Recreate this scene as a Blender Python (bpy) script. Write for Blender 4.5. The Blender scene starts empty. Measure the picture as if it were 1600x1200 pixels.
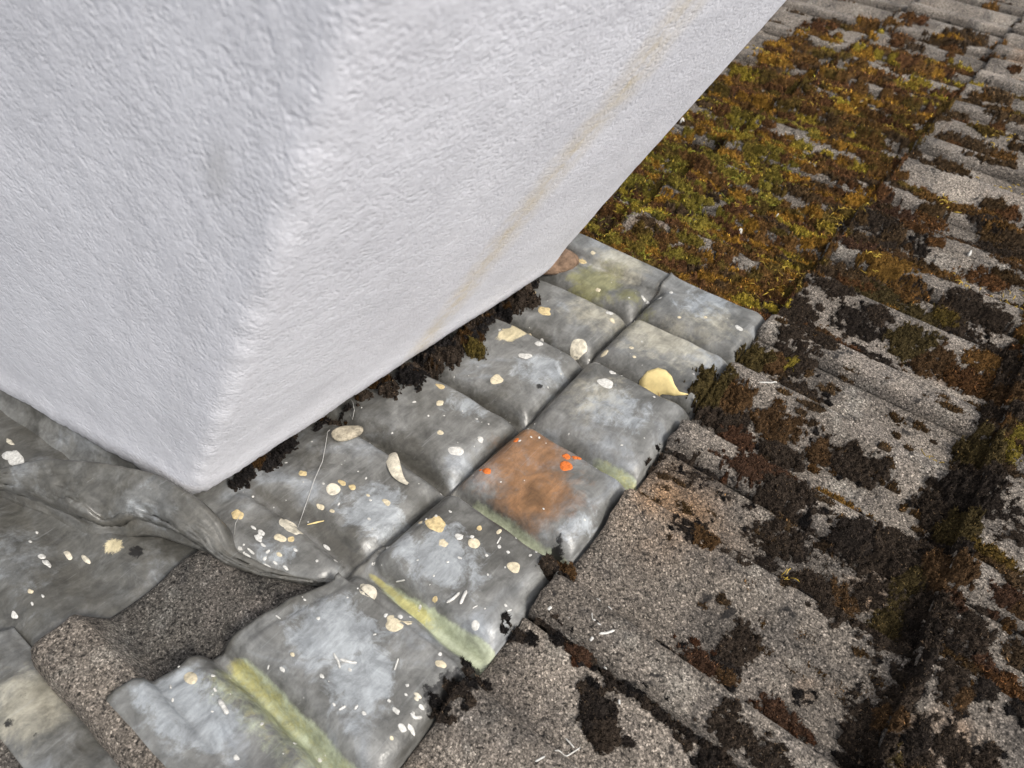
import bpy, math, random
import numpy as np
from mathutils import Matrix, Vector

random.seed(7)
RNG = np.random.default_rng(7)
SC = bpy.context.scene
COL = SC.collection

# ------------------------------------------------------------------ camera
THETA = math.radians(31.24)                      # roof pitch
CT, ST = math.cos(THETA), math.sin(THETA)
cam_d = bpy.data.cameras.new('camera')
cam = bpy.data.objects.new('camera', cam_d)
COL.objects.link(cam)
cam_d.sensor_width = 36.0
cam_d.lens = 25.51
cam_d.clip_start = 0.01
cam_d.clip_end = 4000.0
cam.matrix_world = Matrix(((-0.60418178, -0.51814127, 0.60538748, 0.0),
                           (0.66083607, -0.75033029, 0.01732448, -0.36302953),
                           (0.44526404, 0.41052902, 0.79574233, 0.59850611),
                           (0, 0, 0, 1)))
cam_d.dof.use_dof = True
cam_d.dof.focus_distance = 0.86
cam_d.dof.aperture_fstop = 7.5
SC.camera = cam

# ------------------------------------------------------------------ light
SUN_DIR = Vector((0.12, 0.25, 0.88)).normalized()     # towards the sun
world = bpy.data.worlds.new('World')
SC.world = world
world.use_nodes = True
wn = world.node_tree
for nd in list(wn.nodes):
    wn.nodes.remove(nd)
sky = wn.nodes.new('ShaderNodeTexSky')
sky.sky_type = 'NISHITA'
sky.sun_disc = False
sky.sun_elevation = math.asin(SUN_DIR.z)
sky.sun_rotation = math.atan2(SUN_DIR.x, SUN_DIR.y)
sky.air_density = 1.0
sky.dust_density = 4.0
sky.ozone_density = 1.0
bg = wn.nodes.new('ShaderNodeBackground')
bg.inputs['Strength'].default_value = 0.15
out = wn.nodes.new('ShaderNodeOutputWorld')
hs = wn.nodes.new('ShaderNodeHueSaturation')
hs.inputs['Saturation'].default_value = 0.35        # thin white cloud over the blue
wn.links.new(sky.outputs[0], hs.inputs['Color'])
wn.links.new(hs.outputs[0], bg.inputs['Color'])
wn.links.new(bg.outputs[0], out.inputs['Surface'])
sun_d = bpy.data.lights.new('sun', 'SUN')
sun_d.energy = 1.25
sun_d.angle = math.radians(12)
sun_d.color = (1.0, 0.95, 0.87)
sun = bpy.data.objects.new('sun', sun_d)
COL.objects.link(sun)
sun.location = (-3, 2, 6)
sun.rotation_euler = SUN_DIR.to_track_quat('Z', 'Y').to_euler()
SC.view_settings.view_transform = 'Standard'
SC.view_settings.look = 'None'
SC.view_settings.gamma = 1.0
SC.view_settings.use_curve_mapping = False
SC.view_settings.exposure = 0.77

# ------------------------------------------------------------------ helpers
# roof frame: x runs along the courses (away from the viewer), v runs up the slope, w stands off the roof
ROOF = Matrix(((1, 0, 0, 0), (0, CT, -ST, 0), (0, ST, CT, 0), (0, 0, 0, 1)))


def P3(x, v, w):
    return (-x, v, w)


def obj(name, verts, faces, mat, parent=None, origin=(0, 0, 0), smooth=True, attrs=None, kind=None, roofed=True):
    me = bpy.data.meshes.new(name)
    vs = np.asarray(verts, dtype=np.float64).reshape(-1, 3) - np.asarray(origin)
    if isinstance(faces, np.ndarray):
        k = faces.shape[1]
        me.vertices.add(len(vs))
        me.vertices.foreach_set('co', vs.astype(np.float32).ravel())
        me.loops.add(faces.size)
        me.loops.foreach_set('vertex_index', faces.astype(np.int32).ravel())
        me.polygons.add(len(faces))
        me.polygons.foreach_set('loop_start', np.arange(0, faces.size, k, dtype=np.int32))
        me.polygons.foreach_set('loop_total', np.full(len(faces), k, dtype=np.int32))
        me.update(calc_edges=True)
        me.validate()
    else:
        me.from_pydata(vs.tolist(), [], faces)
        me.update()
    if smooth:
        me.polygons.foreach_set('use_smooth', np.ones(len(me.polygons), dtype=bool))
    if attrs:
        for an, av in attrs.items():
            av = np.asarray(av, dtype=np.float32)
            if av.ndim == 2:
                a = me.attributes.new(an, 'FLOAT_COLOR', 'POINT')
                c4 = np.ones((len(av), 4), dtype=np.float32)
                c4[:, :3] = av[:, :3]
                a.data.foreach_set('color', c4.ravel())
            else:
                a = me.attributes.new(an, 'FLOAT', 'POINT')
                a.data.foreach_set('value', av)
    if mat:
        me.materials.append(mat)
    o = bpy.data.objects.new(name, me)
    COL.objects.link(o)
    if parent is None:
        o.matrix_world = (ROOF if roofed else Matrix.Identity(4)) @ Matrix.Translation(origin)
    else:
        o.parent = parent
    if kind:
        o['kind'] = kind
    return o


def tag(o, label, cat, group=None):
    o['label'] = label
    o['category'] = cat
    if group:
        o['group'] = group
    return o


def thing(name, label, cat, origin=(0, 0, 0), group=None, roofed=True):
    o = bpy.data.objects.new(name, None)
    o.empty_display_size = 0.05
    COL.objects.link(o)
    o.matrix_world = (ROOF if roofed else Matrix.Identity(4)) @ Matrix.Translation(origin)
    return tag(o, label, cat, group)


def gridfaces(nx, nv):
    i, j = np.meshgrid(np.arange(nx - 1), np.arange(nv - 1), indexing='ij')
    a = i * nv + j
    return np.stack([a, a + 1, a + nv + 1, a + nv], -1).reshape(-1, 4)


def vnoise(x, y, scale, seed=0, octaves=3):
    x = np.asarray(x, float) * scale
    y = np.asarray(y, float) * scale
    r = np.random.default_rng(seed)
    tot = np.zeros(np.broadcast(x, y).shape)
    amp, norm = 1.0, 0.0
    for o in range(octaves):
        lat = r.random((256, 256))
        xi, yi = np.floor(x).astype(int), np.floor(y).astype(int)
        fx, fy = x - xi, y - yi
        fx, fy = fx * fx * (3 - 2 * fx), fy * fy * (3 - 2 * fy)
        a = lat[xi % 256, yi % 256]
        b = lat[(xi + 1) % 256, yi % 256]
        c = lat[xi % 256, (yi + 1) % 256]
        d = lat[(xi + 1) % 256, (yi + 1) % 256]
        tot += amp * ((a * (1 - fx) + b * fx) * (1 - fy) + (c * (1 - fx) + d * fx) * fy)
        norm += amp
        amp *= 0.5
        x, y = x * 2.03 + 17.1, y * 2.03 + 9.7
    return tot / norm


def sstep(a, b, t):
    t = np.clip((np.asarray(t, float) - a) / (b - a), 0, 1)
    return t * t * (3 - 2 * t)


# ------------------------------------------------------------------ materials
class NT:
    def __init__(self, name):
        self.m = bpy.data.materials.new(name)
        self.m.use_nodes = True
        self.t = self.m.node_tree
        self.b = next(n for n in self.t.nodes if n.type == 'BSDF_PRINCIPLED')
        self.pos = self.t.nodes.new('ShaderNodeNewGeometry').outputs['Position']

    def n(self, ty, **kw):
        nd = self.t.nodes.new(ty)
        for k, v in kw.items():
            setattr(nd, k, v)
        return nd

    def L(self, a, b):
        if hasattr(a, 'is_output') or isinstance(a, bpy.types.NodeSocket):
            self.t.links.new(a, b)
        else:
            b.default_value = a

    def noise(self, scale, detail=3, rough=0.55, vec=None, dist=0.0):
        nd = self.n('ShaderNodeTexNoise')
        nd.inputs['Scale'].default_value = scale
        nd.inputs['Detail'].default_value = detail
        nd.inputs['Roughness'].default_value = rough
        nd.inputs['Distortion'].default_value = dist
        self.L(vec or self.pos, nd.inputs['Vector'])
        return nd.outputs['Fac']

    def voro(self, scale, out='Color', rand=1.0, vec=None):
        nd = self.n('ShaderNodeTexVoronoi')
        nd.inputs['Scale'].default_value = scale
        nd.inputs['Randomness'].default_value = rand
        self.L(vec or self.pos, nd.inputs['Vector'])
        return nd.outputs[out]

    def ramp(self, fac, stops, interp='LINEAR'):
        nd = self.n('ShaderNodeValToRGB')
        cr = nd.color_ramp
        cr.interpolation = interp
        while len(cr.elements) < len(stops):
            cr.elements.new(0.5)
        for e, (p, c) in zip(cr.elements, stops):
            e.position = p
            e.color = (c, c, c, 1) if isinstance(c, (int, float)) else (*c, 1)
        self.L(fac, nd.inputs['Fac'])
        return nd.outputs['Color']

    def mix(self, fac, a, b, mode='MIX'):
        nd = self.n('ShaderNodeMix', data_type='RGBA', blend_type=mode)
        for s, val in (('Factor', fac), ('A', a), ('B', b)):
            sk = [i for i in nd.inputs if i.name == s and (i.type == ('VALUE' if s == 'Factor' else 'RGBA'))][0]
            if isinstance(val, tuple):
                val = (*val, 1)
            self.L(val, sk)
        return [o for o in nd.outputs if o.type == 'RGBA'][0]

    def math(self, op, a, b=0.0, c=0.0):
        nd = self.n('ShaderNodeMath', operation=op)
        self.L(a, nd.inputs[0])
        self.L(b, nd.inputs[1])
        self.L(c, nd.inputs[2])
        return nd.outputs[0]

    def attr(self, name, out='Fac'):
        nd = self.n('ShaderNodeAttribute', attribute_name=name)
        return nd.outputs[out]

    def sep(self, vec=None):
        nd = self.n('ShaderNodeSeparateXYZ')
        self.L(vec or self.pos, nd.inputs[0])
        return nd.outputs

    def bump(self, h, dist, strength=1.0, prev=None):
        nd = self.n('ShaderNodeBump')
        nd.inputs['Distance'].default_value = dist
        nd.inputs['Strength'].default_value = strength
        self.L(h, nd.inputs['Height'])
        if prev is not None:
            self.L(prev, nd.inputs['Normal'])
        return nd.outputs[0]

    def done(self, color, rough=0.8, normal=None, spec=0.5, metal=0.0):
        self.L(color if not isinstance(color, tuple) else (*color, 1), self.b.inputs['Base Color'])
        self.L(rough, self.b.inputs['Roughness'])
        self.b.inputs['Specular IOR Level'].default_value = spec
        self.L(metal, self.b.inputs['Metallic'])
        if normal is not None:
            self.L(normal, self.b.inputs['Normal'])
        return self.m


def mat_tile():
    k = NT('weathered_concrete')
    oi = k.n('ShaderNodeObjectInfo').outputs['Random']
    big = k.noise(7, 5, 0.6)
    base = k.ramp(big, [(0.3, (0.084, 0.078, 0.070)), (0.5, (0.148, 0.138, 0.125)), (0.72, (0.225, 0.210, 0.188))])
    base = k.mix(0.45, base, k.mix(1.0, base, k.ramp(oi, [(0, 0.62), (1, 1.4)]), 'MULTIPLY'))
    # rusty and pale lichen tints
    tan = k.ramp(k.noise(4.3, 4, 0.6, dist=0.5), [(0.60, 0.0), (0.72, 1.0)])
    base = k.mix(k.math('MULTIPLY', tan, 0.55), base, (0.26, 0.165, 0.095))
    pale = k.ramp(k.noise(13, 5, 0.7), [(0.55, 0.0), (0.70, 1.0)])
    base = k.mix(k.math('MULTIPLY', pale, 0.5), base, (0.30, 0.30, 0.28))
    base = k.mix(1.0, base, (1.20, 1.10, 1.00), 'MULTIPLY')
    grime_shade = k.attr('grime_shade')  # grime plus shade beside the roll, painted into the tile colour
    base = k.mix(grime_shade, base, k.mix(1.0, base, (0.44, 0.47, 0.50), 'MULTIPLY'))
    tanpatch = k.attr('tan')
    base = k.mix(k.math('MULTIPLY', tanpatch, k.ramp(k.noise(30, 4), [(0.3, 0.2), (0.6, 0.9)])), base, (0.34, 0.20, 0.10))
    film = k.ramp(k.noise(19, 6, 0.72, dist=0.4), [(0.50, 0.0), (0.60, 1.0)])
    base = k.mix(k.math('MULTIPLY', film, 0.6), base, k.mix(1.0, base, (0.48, 0.50, 0.54), 'MULTIPLY'))
    pink = k.ramp(k.noise(11, 4, 0.65), [(0.52, 0.0), (0.66, 1.0)])
    base = k.mix(k.math('MULTIPLY', pink, 0.35), base, (0.205, 0.175, 0.150))
    # exposed sand grains
    g1 = k.ramp(k.voro(640), [(0.0, 0.10), (0.42, 0.50), (0.62, 0.95), (0.80, 2.0), (0.92, 4.2), (1.0, 5.5)])
    g2 = k.ramp(k.voro(950), [(0.0, 0.18), (0.55, 0.95), (0.85, 2.2), (1.0, 3.4)])
    grain = k.mix(0.45, g1, g2)
    colr = k.mix(1.0, base, grain, 'MULTIPLY')
    pits = k.ramp(k.noise(260, 3, 0.6), [(0.34, 0.15), (0.48, 1.0)])
    colr = k.mix(1.0, colr, pits, 'MULTIPLY')
    # black lichen freckles
    sp = k.ramp(k.noise(34, 3, 0.65, dist=0.3), [(0.635, 0.0), (0.68, 1.0)])
    colr = k.mix(k.math('MULTIPLY', sp, 0.85), colr, (0.012, 0.011, 0.011))
    h = k.math('ADD', k.math('MULTIPLY', k.noise(420, 4, 0.7), 0.7), k.math('MULTIPLY', k.noise(70, 3), 0.6))
    b = k.bump(h, 0.0028, 0.9)
    return k.done(colr, 0.93, b, 0.25)


def mat_lead():
    k = NT('weathered_lead')
    big = k.noise(9, 5, 0.6, dist=0.8)
    base = k.ramp(big, [(0.30, (0.080, 0.077, 0.068)), (0.45, (0.140, 0.138, 0.127)), (0.55, (0.190, 0.189, 0.178)), (0.64, (0.245, 0.256, 0.262)), (0.78, (0.32, 0.338, 0.35))])
    def patch(an, colr, lo, hi, amount, sc=60, seed=0.0):
        nonlocal base
        a = k.attr(an)
        nz = k.noise(sc, 8, 0.74, dist=0.5)
        f = k.math('ADD', a, k.math('MULTIPLY', k.math('SUBTRACT', nz, 0.5), 1.7))
        f = k.ramp(f, [(lo, 0.0), (hi, 1.0)])
        f = k.math('MULTIPLY', f, amount)
        f = k.math('MULTIPLY', f, k.ramp(a, [(0.02, 0.0), (0.25, 1.0)]))
        base = k.mix(f, base, colr)
    patch('bloom', (0.35, 0.372, 0.385), 0.42, 0.64, 0.70, 36)
    patch('warm', (0.40, 0.37, 0.285), 0.30, 0.80, 0.70, 40)
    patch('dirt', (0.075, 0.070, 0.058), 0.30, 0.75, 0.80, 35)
    patch('olive', (0.20, 0.19, 0.085), 0.35, 0.75, 0.85, 50)
    patch('green', (0.40, 0.43, 0.30), 0.25, 0.80, 0.85, 75)
    patch('yellow', (0.40, 0.36, 0.12), 0.35, 0.85, 0.75, 95)
    patch('orange', (0.245, 0.122, 0.050), 0.25, 1.0, 0.90, 65)
    patch('orange_dark', (0.15, 0.080, 0.035), 0.30, 0.80, 0.8, 60)
    patch('cream', (0.62, 0.53, 0.33), 0.42, 0.60, 0.92, 70)
    patch('black', (0.012, 0.011, 0.010), 0.42, 0.55, 0.95, 80)
    # brushed, cloudy bloom
    cl = k.ramp(k.noise(38, 7, 0.72, dist=0.7), [(0.34, 0.66), (0.46, 0.92), (0.54, 1.10), (0.66, 1.38)])
    base = k.mix(1.0, base, cl, 'MULTIPLY')
    brush = k.n('ShaderNodeMapping')
    brush.inputs['Rotation'].default_value = (0.2, 0.1, 0.7)
    brush.inputs['Scale'].default_value = (40, 260, 200)
    k.L(k.pos, brush.inputs['Vector'])
    st = k.ramp(k.noise(1.0, 3, 0.6, vec=brush.outputs[0]), [(0.3, 0.86), (0.7, 1.14)])
    base = k.mix(1.0, base, st, 'MULTIPLY')

    # dust specks
    v = k.n('ShaderNodeTexVoronoi')
    v.inputs['Scale'].default_value = 105
    k.L(k.pos, v.inputs['Vector'])
    spk = k.ramp(v.outputs['Distance'], [(0.06, 1.0), (0.11, 0.0)])
    sel = k.ramp(v.outputs['Color'], [(0.88, 0.0), (0.90, 1.0)])
    base = k.mix(k.math('MULTIPLY', k.math('MULTIPLY', spk, sel), 0.8), base, (0.72, 0.69, 0.62))
    pits = k.ramp(k.voro(240, 'Distance'), [(0.05, 0.55), (0.16, 1.0)])
    psel = k.ramp(k.noise(22, 4), [(0.48, 0.0), (0.6, 1.0)])
    base = k.mix(psel, base, k.mix(1.0, base, pits, 'MULTIPLY'))
    for rot, sc_ in ((0.5, (9, 330, 60)), (-0.9, (11, 300, 80))):
        mp = k.n('ShaderNodeMapping')
        mp.inputs['Rotation'].default_value = (0.3, 0.0, rot)
        mp.inputs['Scale'].default_value = sc_
        k.L(k.pos, mp.inputs['Vector'])
        scr = k.ramp(k.noise(1.0, 2, 0.5, vec=mp.outputs[0], dist=0.3), [(0.70, 0.0), (0.73, 1.0)])
        base = k.mix(k.math('MULTIPLY', scr, 0.14), base, (0.42, 0.43, 0.42))
    h = k.math('ADD', k.noise(22, 4, 0.6), k.math('ADD', k.math('MULTIPLY', k.noise(330, 3, 0.6), 0.07), k.math('MULTIPLY', k.noise(90, 4, 0.65), 0.22)))
    b = k.bump(h, 0.0030, 0.9)
    rg = k.ramp(k.noise(28, 4, 0.6), [(0.3, 0.30), (0.7, 0.58)])
    return k.done(base, rg, b, 0.5, 0.12)


def mat_render():
    k = NT('white_render')
    o = k.sep()
    base = k.ramp(k.noise(8, 5, 0.6), [(0.3, (0.665, 0.66, 0.685)), (0.7, (0.77, 0.765, 0.79))])
    fine = k.ramp(k.noise(240, 3, 0.6), [(0.25, 0.90), (0.6, 1.03)])
    base = k.mix(1.0, base, fine, 'MULTIPLY')
    # one rusty run-off streak down the back face
    wob = k.math('MULTIPLY', k.math('SUBTRACT', k.noise(6, 4), 0.5), 0.06)
    d = k.math('ABSOLUTE', k.math('ADD', k.math('ADD', o[0], 0.562), wob))
    str_ = k.ramp(d, [(0.0, 1.0), (0.012, 0.65), (0.045, 0.0)])
    back = k.ramp(o[1], [(0.0, 0.0), (1.0, 0.0)])
    face = k.math('GREATER_THAN', o[1], -0.535)
    brk = k.ramp(k.noise(36, 6, 0.75), [(0.36, 0.12), (0.62, 1.0)])
    f = k.math('MULTIPLY', k.math('MULTIPLY', str_, face), k.math('MULTIPLY', brk, 0.78))
    base = k.mix(f, base, (0.64, 0.54, 0.36))
    # a smudge on the side face
    sm = k.n('ShaderNodeVectorMath', operation='DISTANCE')
    mp = k.n('ShaderNodeMapping')
    mp.inputs['Scale'].default_value = (1.0, 1.0, 0.42)
    k.L(k.pos, mp.inputs['Vector'])
    k.L(mp.outputs[0], sm.inputs[0])
    sm.inputs[1].default_value = (-0.2025, -0.569, 0.249 * 0.42)
    sf = k.ramp(sm.outputs['Value'], [(0.0, 1.0), (0.006, 0.8), (0.014, 0.0)])
    base = k.mix(k.math('MULTIPLY', sf, 0.38), base, (0.36, 0.35, 0.32))
    # thin run-off streaks, pits and specks
    sk = k.n('ShaderNodeMapping')
    sk.inputs['Scale'].default_value = (26, 26, 1.2)
    k.L(k.pos, sk.inputs['Vector'])
    run = k.ramp(k.noise(1.0, 5, 0.65, vec=sk.outputs[0]), [(0.50, 1.0), (0.78, 0.94)])
    base = k.mix(1.0, base, run, 'MULTIPLY')
    vs_ = k.n('ShaderNodeTexVoronoi')
    vs_.inputs['Scale'].default_value = 34
    k.L(k.pos, vs_.inputs['Vector'])
    spd = k.ramp(k.math('ADD', vs_.outputs['Distance'], k.math('MULTIPLY', k.noise(200, 2), 0.06)), [(0.055, 1.0), (0.075, 0.0)])
    sps = k.ramp(vs_.outputs['Color'], [(0.80, 0.0), (0.83, 1.0)])
    base = k.mix(k.math('MULTIPLY', k.math('MULTIPLY', spd, sps), 0.55), base, (0.24, 0.22, 0.19))
    # splash dirt near the foot
    a = k.attr('foot')
    dirt = k.ramp(k.noise(170, 4, 0.7), [(0.50, 0.0), (0.60, 1.0)])
    base = k.mix(k.math('MULTIPLY', k.math('MULTIPLY', dirt, a), 0.75), base, (0.17, 0.16, 0.14))
    base = k.mix(k.math('MULTIPLY', a, 0.10), base, (0.52, 0.50, 0.46))
    vp = k.n('ShaderNodeTexVoronoi', feature='SMOOTH_F1')
    vp.inputs['Scale'].default_value = 360
    k.L(k.pos, vp.inputs['Vector'])
    pk = k.ramp(k.noise(75, 3, 0.6), [(0.40, 0.25), (0.62, 1.0)])
    h = k.math('ADD', k.math('MULTIPLY', k.math('MULTIPLY', vp.outputs['Distance'], pk), -1.3), k.math('ADD', k.math('MULTIPLY', k.noise(520, 3, 0.6), 0.55), k.math('MULTIPLY', k.noise(50, 3), 0.4)))
    b = k.bump(h, 0.00085, 0.9)
    return k.done(base, 0.62, b, 0.35)


def mat_moss():
    k = NT('moss')
    c = k.attr('moss_col', 'Color')
    v = k.ramp(k.noise(330, 3, 0.7), [(0.25, 0.40), (0.5, 1.0), (0.72, 1.9)])
    return k.done(k.mix(1.0, c, v, 'MULTIPLY'), 1.0, k.bump(k.noise(420, 3), 0.004, 1.0), 0.1)


def mat_simple(name, c, rough=0.8, var=0.15, scale=120, bump=0.0, spec=0.3):
    k = NT(name)
    nz = k.ramp(k.noise(scale, 4, 0.65), [(0.3, 1 - var * 2), (0.7, 1 + var)])
    base = k.mix(1.0, c, nz, 'MULTIPLY')
    return k.done(base, rough, k.bump(k.noise(scale * 2, 3), bump) if bump else None, spec)


M_TILE = mat_tile()
M_LEAD = mat_lead()
M_RENDER = mat_render()
M_MOSS = mat_moss()
M_WHITE = mat_simple('white_paint', (0.60, 0.585, 0.54), 0.7, 0.2, 300)
M_CREAM = mat_simple('cream_paint', (0.62, 0.54, 0.38), 0.7, 0.20, 260)
M_OLDPAINT = mat_simple('yellowed_paint', (0.60, 0.47, 0.25), 0.7, 0.22, 220, 0.001)
M_ORANGE = mat_simple('orange_lichen', (0.66, 0.17, 0.035), 0.9, 0.22, 240, 0.001)
M_LEAF = mat_simple('dry_leaf', (0.74, 0.59, 0.27), 0.6, 0.08, 90, 0.0005)
M_STALK = mat_simple('leaf_stalk', (0.42, 0.25, 0.11), 0.7, 0.15, 150)
M_PETAL = mat_simple('dry_husk', (0.68, 0.62, 0.49), 0.7, 0.25, 110, 0.001)
M_PEBBLE = mat_simple('pale_pebble', (0.40, 0.35, 0.26), 0.85, 0.30, 130, 0.002)
M_BRICK = mat_simple('brick', (0.20, 0.130, 0.085), 0.95, 0.30, 90, 0.003)
M_THREAD = mat_simple('pale_fibre', (0.46, 0.45, 0.42), 0.6, 0.1, 200)
M_SHOOT = NT('moss_shoot')
M_SHOOT = M_SHOOT.done(M_SHOOT.mix(1.0, M_SHOOT.attr('moss_col', 'Color'), M_SHOOT.ramp(M_SHOOT.noise(150, 2), [(0.3, 0.6), (0.7, 1.25)]), 'MULTIPLY'), 0.7, None, 0.3)
M_UNDER = mat_simple('roof_felt', (0.03, 0.03, 0.03), 0.95, 0.2, 30)

# ------------------------------------------------------------------ roof tiles
W = 0.294           # cover width of a tile
G = 0.3325          # exposed gauge
T = 0.018           # butt thickness
LAP = 0.06
V_C = -0.205        # butt line just above the lead
X0 = 0.340


def prof(s):
    """Height of a tile's upper face across its width, s in metres from its near edge."""
    s = np.asarray(s, float)
    xs = np.array([0, .003, .009, .045, .0495, .056, .090, .130, .158, .172, .193, .1975, .205, .250, .283, .294])
    hs = np.array([.010, .026, .0300, .0300, .025, .001, .000, .006, .021, .0300, .0300, .025, .001, .001, .009, .013])
    return np.interp(s, xs, hs)


COURSES = range(-5, 4)          # C is course 0


def course_v(k):
    return V_C + k * G


def course_shift(k):
    return {-1: 0.0}.get(k, 0.012 * math.sin(k * 2.3)) if k not in (0,) else 0.0


def tile_h(x, v):
    """Upper surface of the laid roof at (x, v)."""
    x, v = np.asarray(x, float), np.asarray(v, float)
    k = np.floor((v - V_C) / G)
    vv = v - (V_C + k * G)
    sh = np.zeros_like(k)
    for kk in COURSES:
        sh = np.where(k == kk, course_shift(kk), sh)
    s = np.mod(x - X0 - sh, W)
    return prof(s) + T * (1 - vv / G)


def prof_flat(s):
    return np.interp(np.asarray(s, float), [0, .004, .010, .048, .054, .064, .090, .128, .140, .152, .294],
                     [.016, .036, .0405, .0405, .036, .002, .000, .003, .0085, .0065, .0050])


def tile_mesh(seed, prof=prof):
    r = np.random.default_rng(seed)
    s = np.array([0, .002, .006, .012, .02, .03, .04, .045, .0495, .0525, .056, .072, .09, .11, .13, .145, .158, .166, .174, .184,
                  .188, .193, .1975, .201, .205, .23, .25, .268, .280, .2875])
    L = G + LAP
    tv = np.concatenate([[0, .0015, .004, .009], np.linspace(.02, L, 22)])
    S_, V_ = np.meshgrid(s, tv, indexing='ij')
    h = prof(S_) + T * (1 - V_ / G)
    h = h - 0.004 * (1 - sstep(0, .009, V_)) ** 2                  # rounded arris at the butt
    h += (vnoise(S_ + seed, V_, 60, seed, 2) - .5) * 0.0022
    edge = (r.random(len(s)) - .5) * .0035
    V2 = V_ + (edge[:, None]) * (1 - sstep(0, .02, V_))
    S2 = S_ + (vnoise(V_, S_ * 0 + seed, 70, seed + 5, 2) - .5) * 0.003 * ((S_ < .003) | (S_ > .288))
    top = np.stack([-S2, V2, h], -1).reshape(-1, 3)
    bot = np.stack([-S2, V2, h - 0.015], -1).reshape(-1, 3)
    nx, nv = S_.shape
    f = gridfaces(nx, nv)
    n0 = nx * nv
    fb = f[:, ::-1] + n0
    ring = [i * nv for i in range(nx)] + [(nx - 1) * nv + j for j in range(1, nv)] + \
           [i * nv + nv - 1 for i in range(nx - 2, -1, -1)] + [j for j in range(nv - 2, 0, -1)]
    ring = np.array(ring)
    nxt = np.roll(ring, -1)
    side = np.stack([ring, nxt, nxt + n0, ring + n0], -1)
    return np.concatenate([top, bot]), np.concatenate([f, fb, side])


deck_x = np.array([-1.2, 6.5])
roof = obj('roof', [P3(-1.2, -2.0, -0.03), P3(-1.2, 1.4, -0.03), P3(6.5, 1.4, -0.03), P3(6.5, -2.0, -0.03)],
           [(0, 1, 2, 3)], M_UNDER, smooth=False, kind='structure')
roof['label'] = 'mossy pitched roof of grey interlocking concrete tiles'

protos = []
for sd in (3, 11, 19, 27):
    vs, fs = tile_mesh(sd)
    o = obj('tile', vs, fs, M_TILE, roof, attrs={'tan': np.zeros(len(vs))})
    protos.append(o)
vs, fs = tile_mesh(3)                                                     # the tile with a tan stain at its lower edge
tanv = np.exp(-(((vs[:, 0] + 0.215) / 0.05) ** 2 + ((vs[:, 1] - 0.045) / 0.055) ** 2))
tan_tile = obj('tile', vs, fs, M_TILE, roof, attrs={'tan': tanv})
used = set()
for k in COURSES:
    for c in range(-3, 18):
        x0 = X0 + course_shift(k) + c * W
        v0 = course_v(k)
        if k >= 0 and k < 3 and x0 < 5.0 and x0 > -0.9:
            pass
        elif k == -1 and (x0 > 0.90 or x0 < 0.06) and x0 > -0.7 and x0 < 5.3:
            pass
        elif k in (-2, -3) and x0 > 0.85 and x0 < 5.6:
            pass
        else:
            continue
        if k >= 1 and x0 > 4.4:
            continue
        if k == 2 and (x0 < -0.4 or x0 > 3.4):
            continue
        if k == 0 and c == 0:
            o = tan_tile
        else:
            pr = protos[(c * 7 + k * 5 + 40) % 4]
            if pr.name not in used:
                o = pr
                used.add(pr.name)
            else:
                o = pr.copy()
                COL.objects.link(o)
        o.parent = roof
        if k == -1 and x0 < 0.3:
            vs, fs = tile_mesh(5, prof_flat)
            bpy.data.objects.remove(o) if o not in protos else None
            o = obj('tile', vs, fs, M_TILE, roof, attrs={'tan': np.zeros(len(vs)), 'grime_shade': sstep(.05, .065, -vs[:, 0]) * .9})  # pan darkened past the roll: grime and painted-in shade
        jx, jv, jw = RNG.normal(0, .0012), RNG.normal(0, .003), abs(RNG.normal(0, .0010))
        if k == -1 and x0 < 0.3:
            v0 -= 0.004
            jx, jw = -0.042 if x0 > 0 else -0.042, -0.002
        o.location = (-(x0 + jx), v0 + jv, jw)
        o.rotation_euler = (RNG.normal(0, .003), RNG.normal(0, .003), RNG.normal(0, .004))
for pr in protos:
    if pr.name not in used:
        bpy.data.objects.remove(pr)

# ------------------------------------------------------------------ chimney
K = np.array([-0.2105, -0.5183])
eB = np.array([-1.0, 0.0507]); eB /= np.linalg.norm(eB)      # along the back face
eL = np.array([0.0445, -0.298]); eL /= np.linalg.norm(eL)    # along the side face, down the slope


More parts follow.
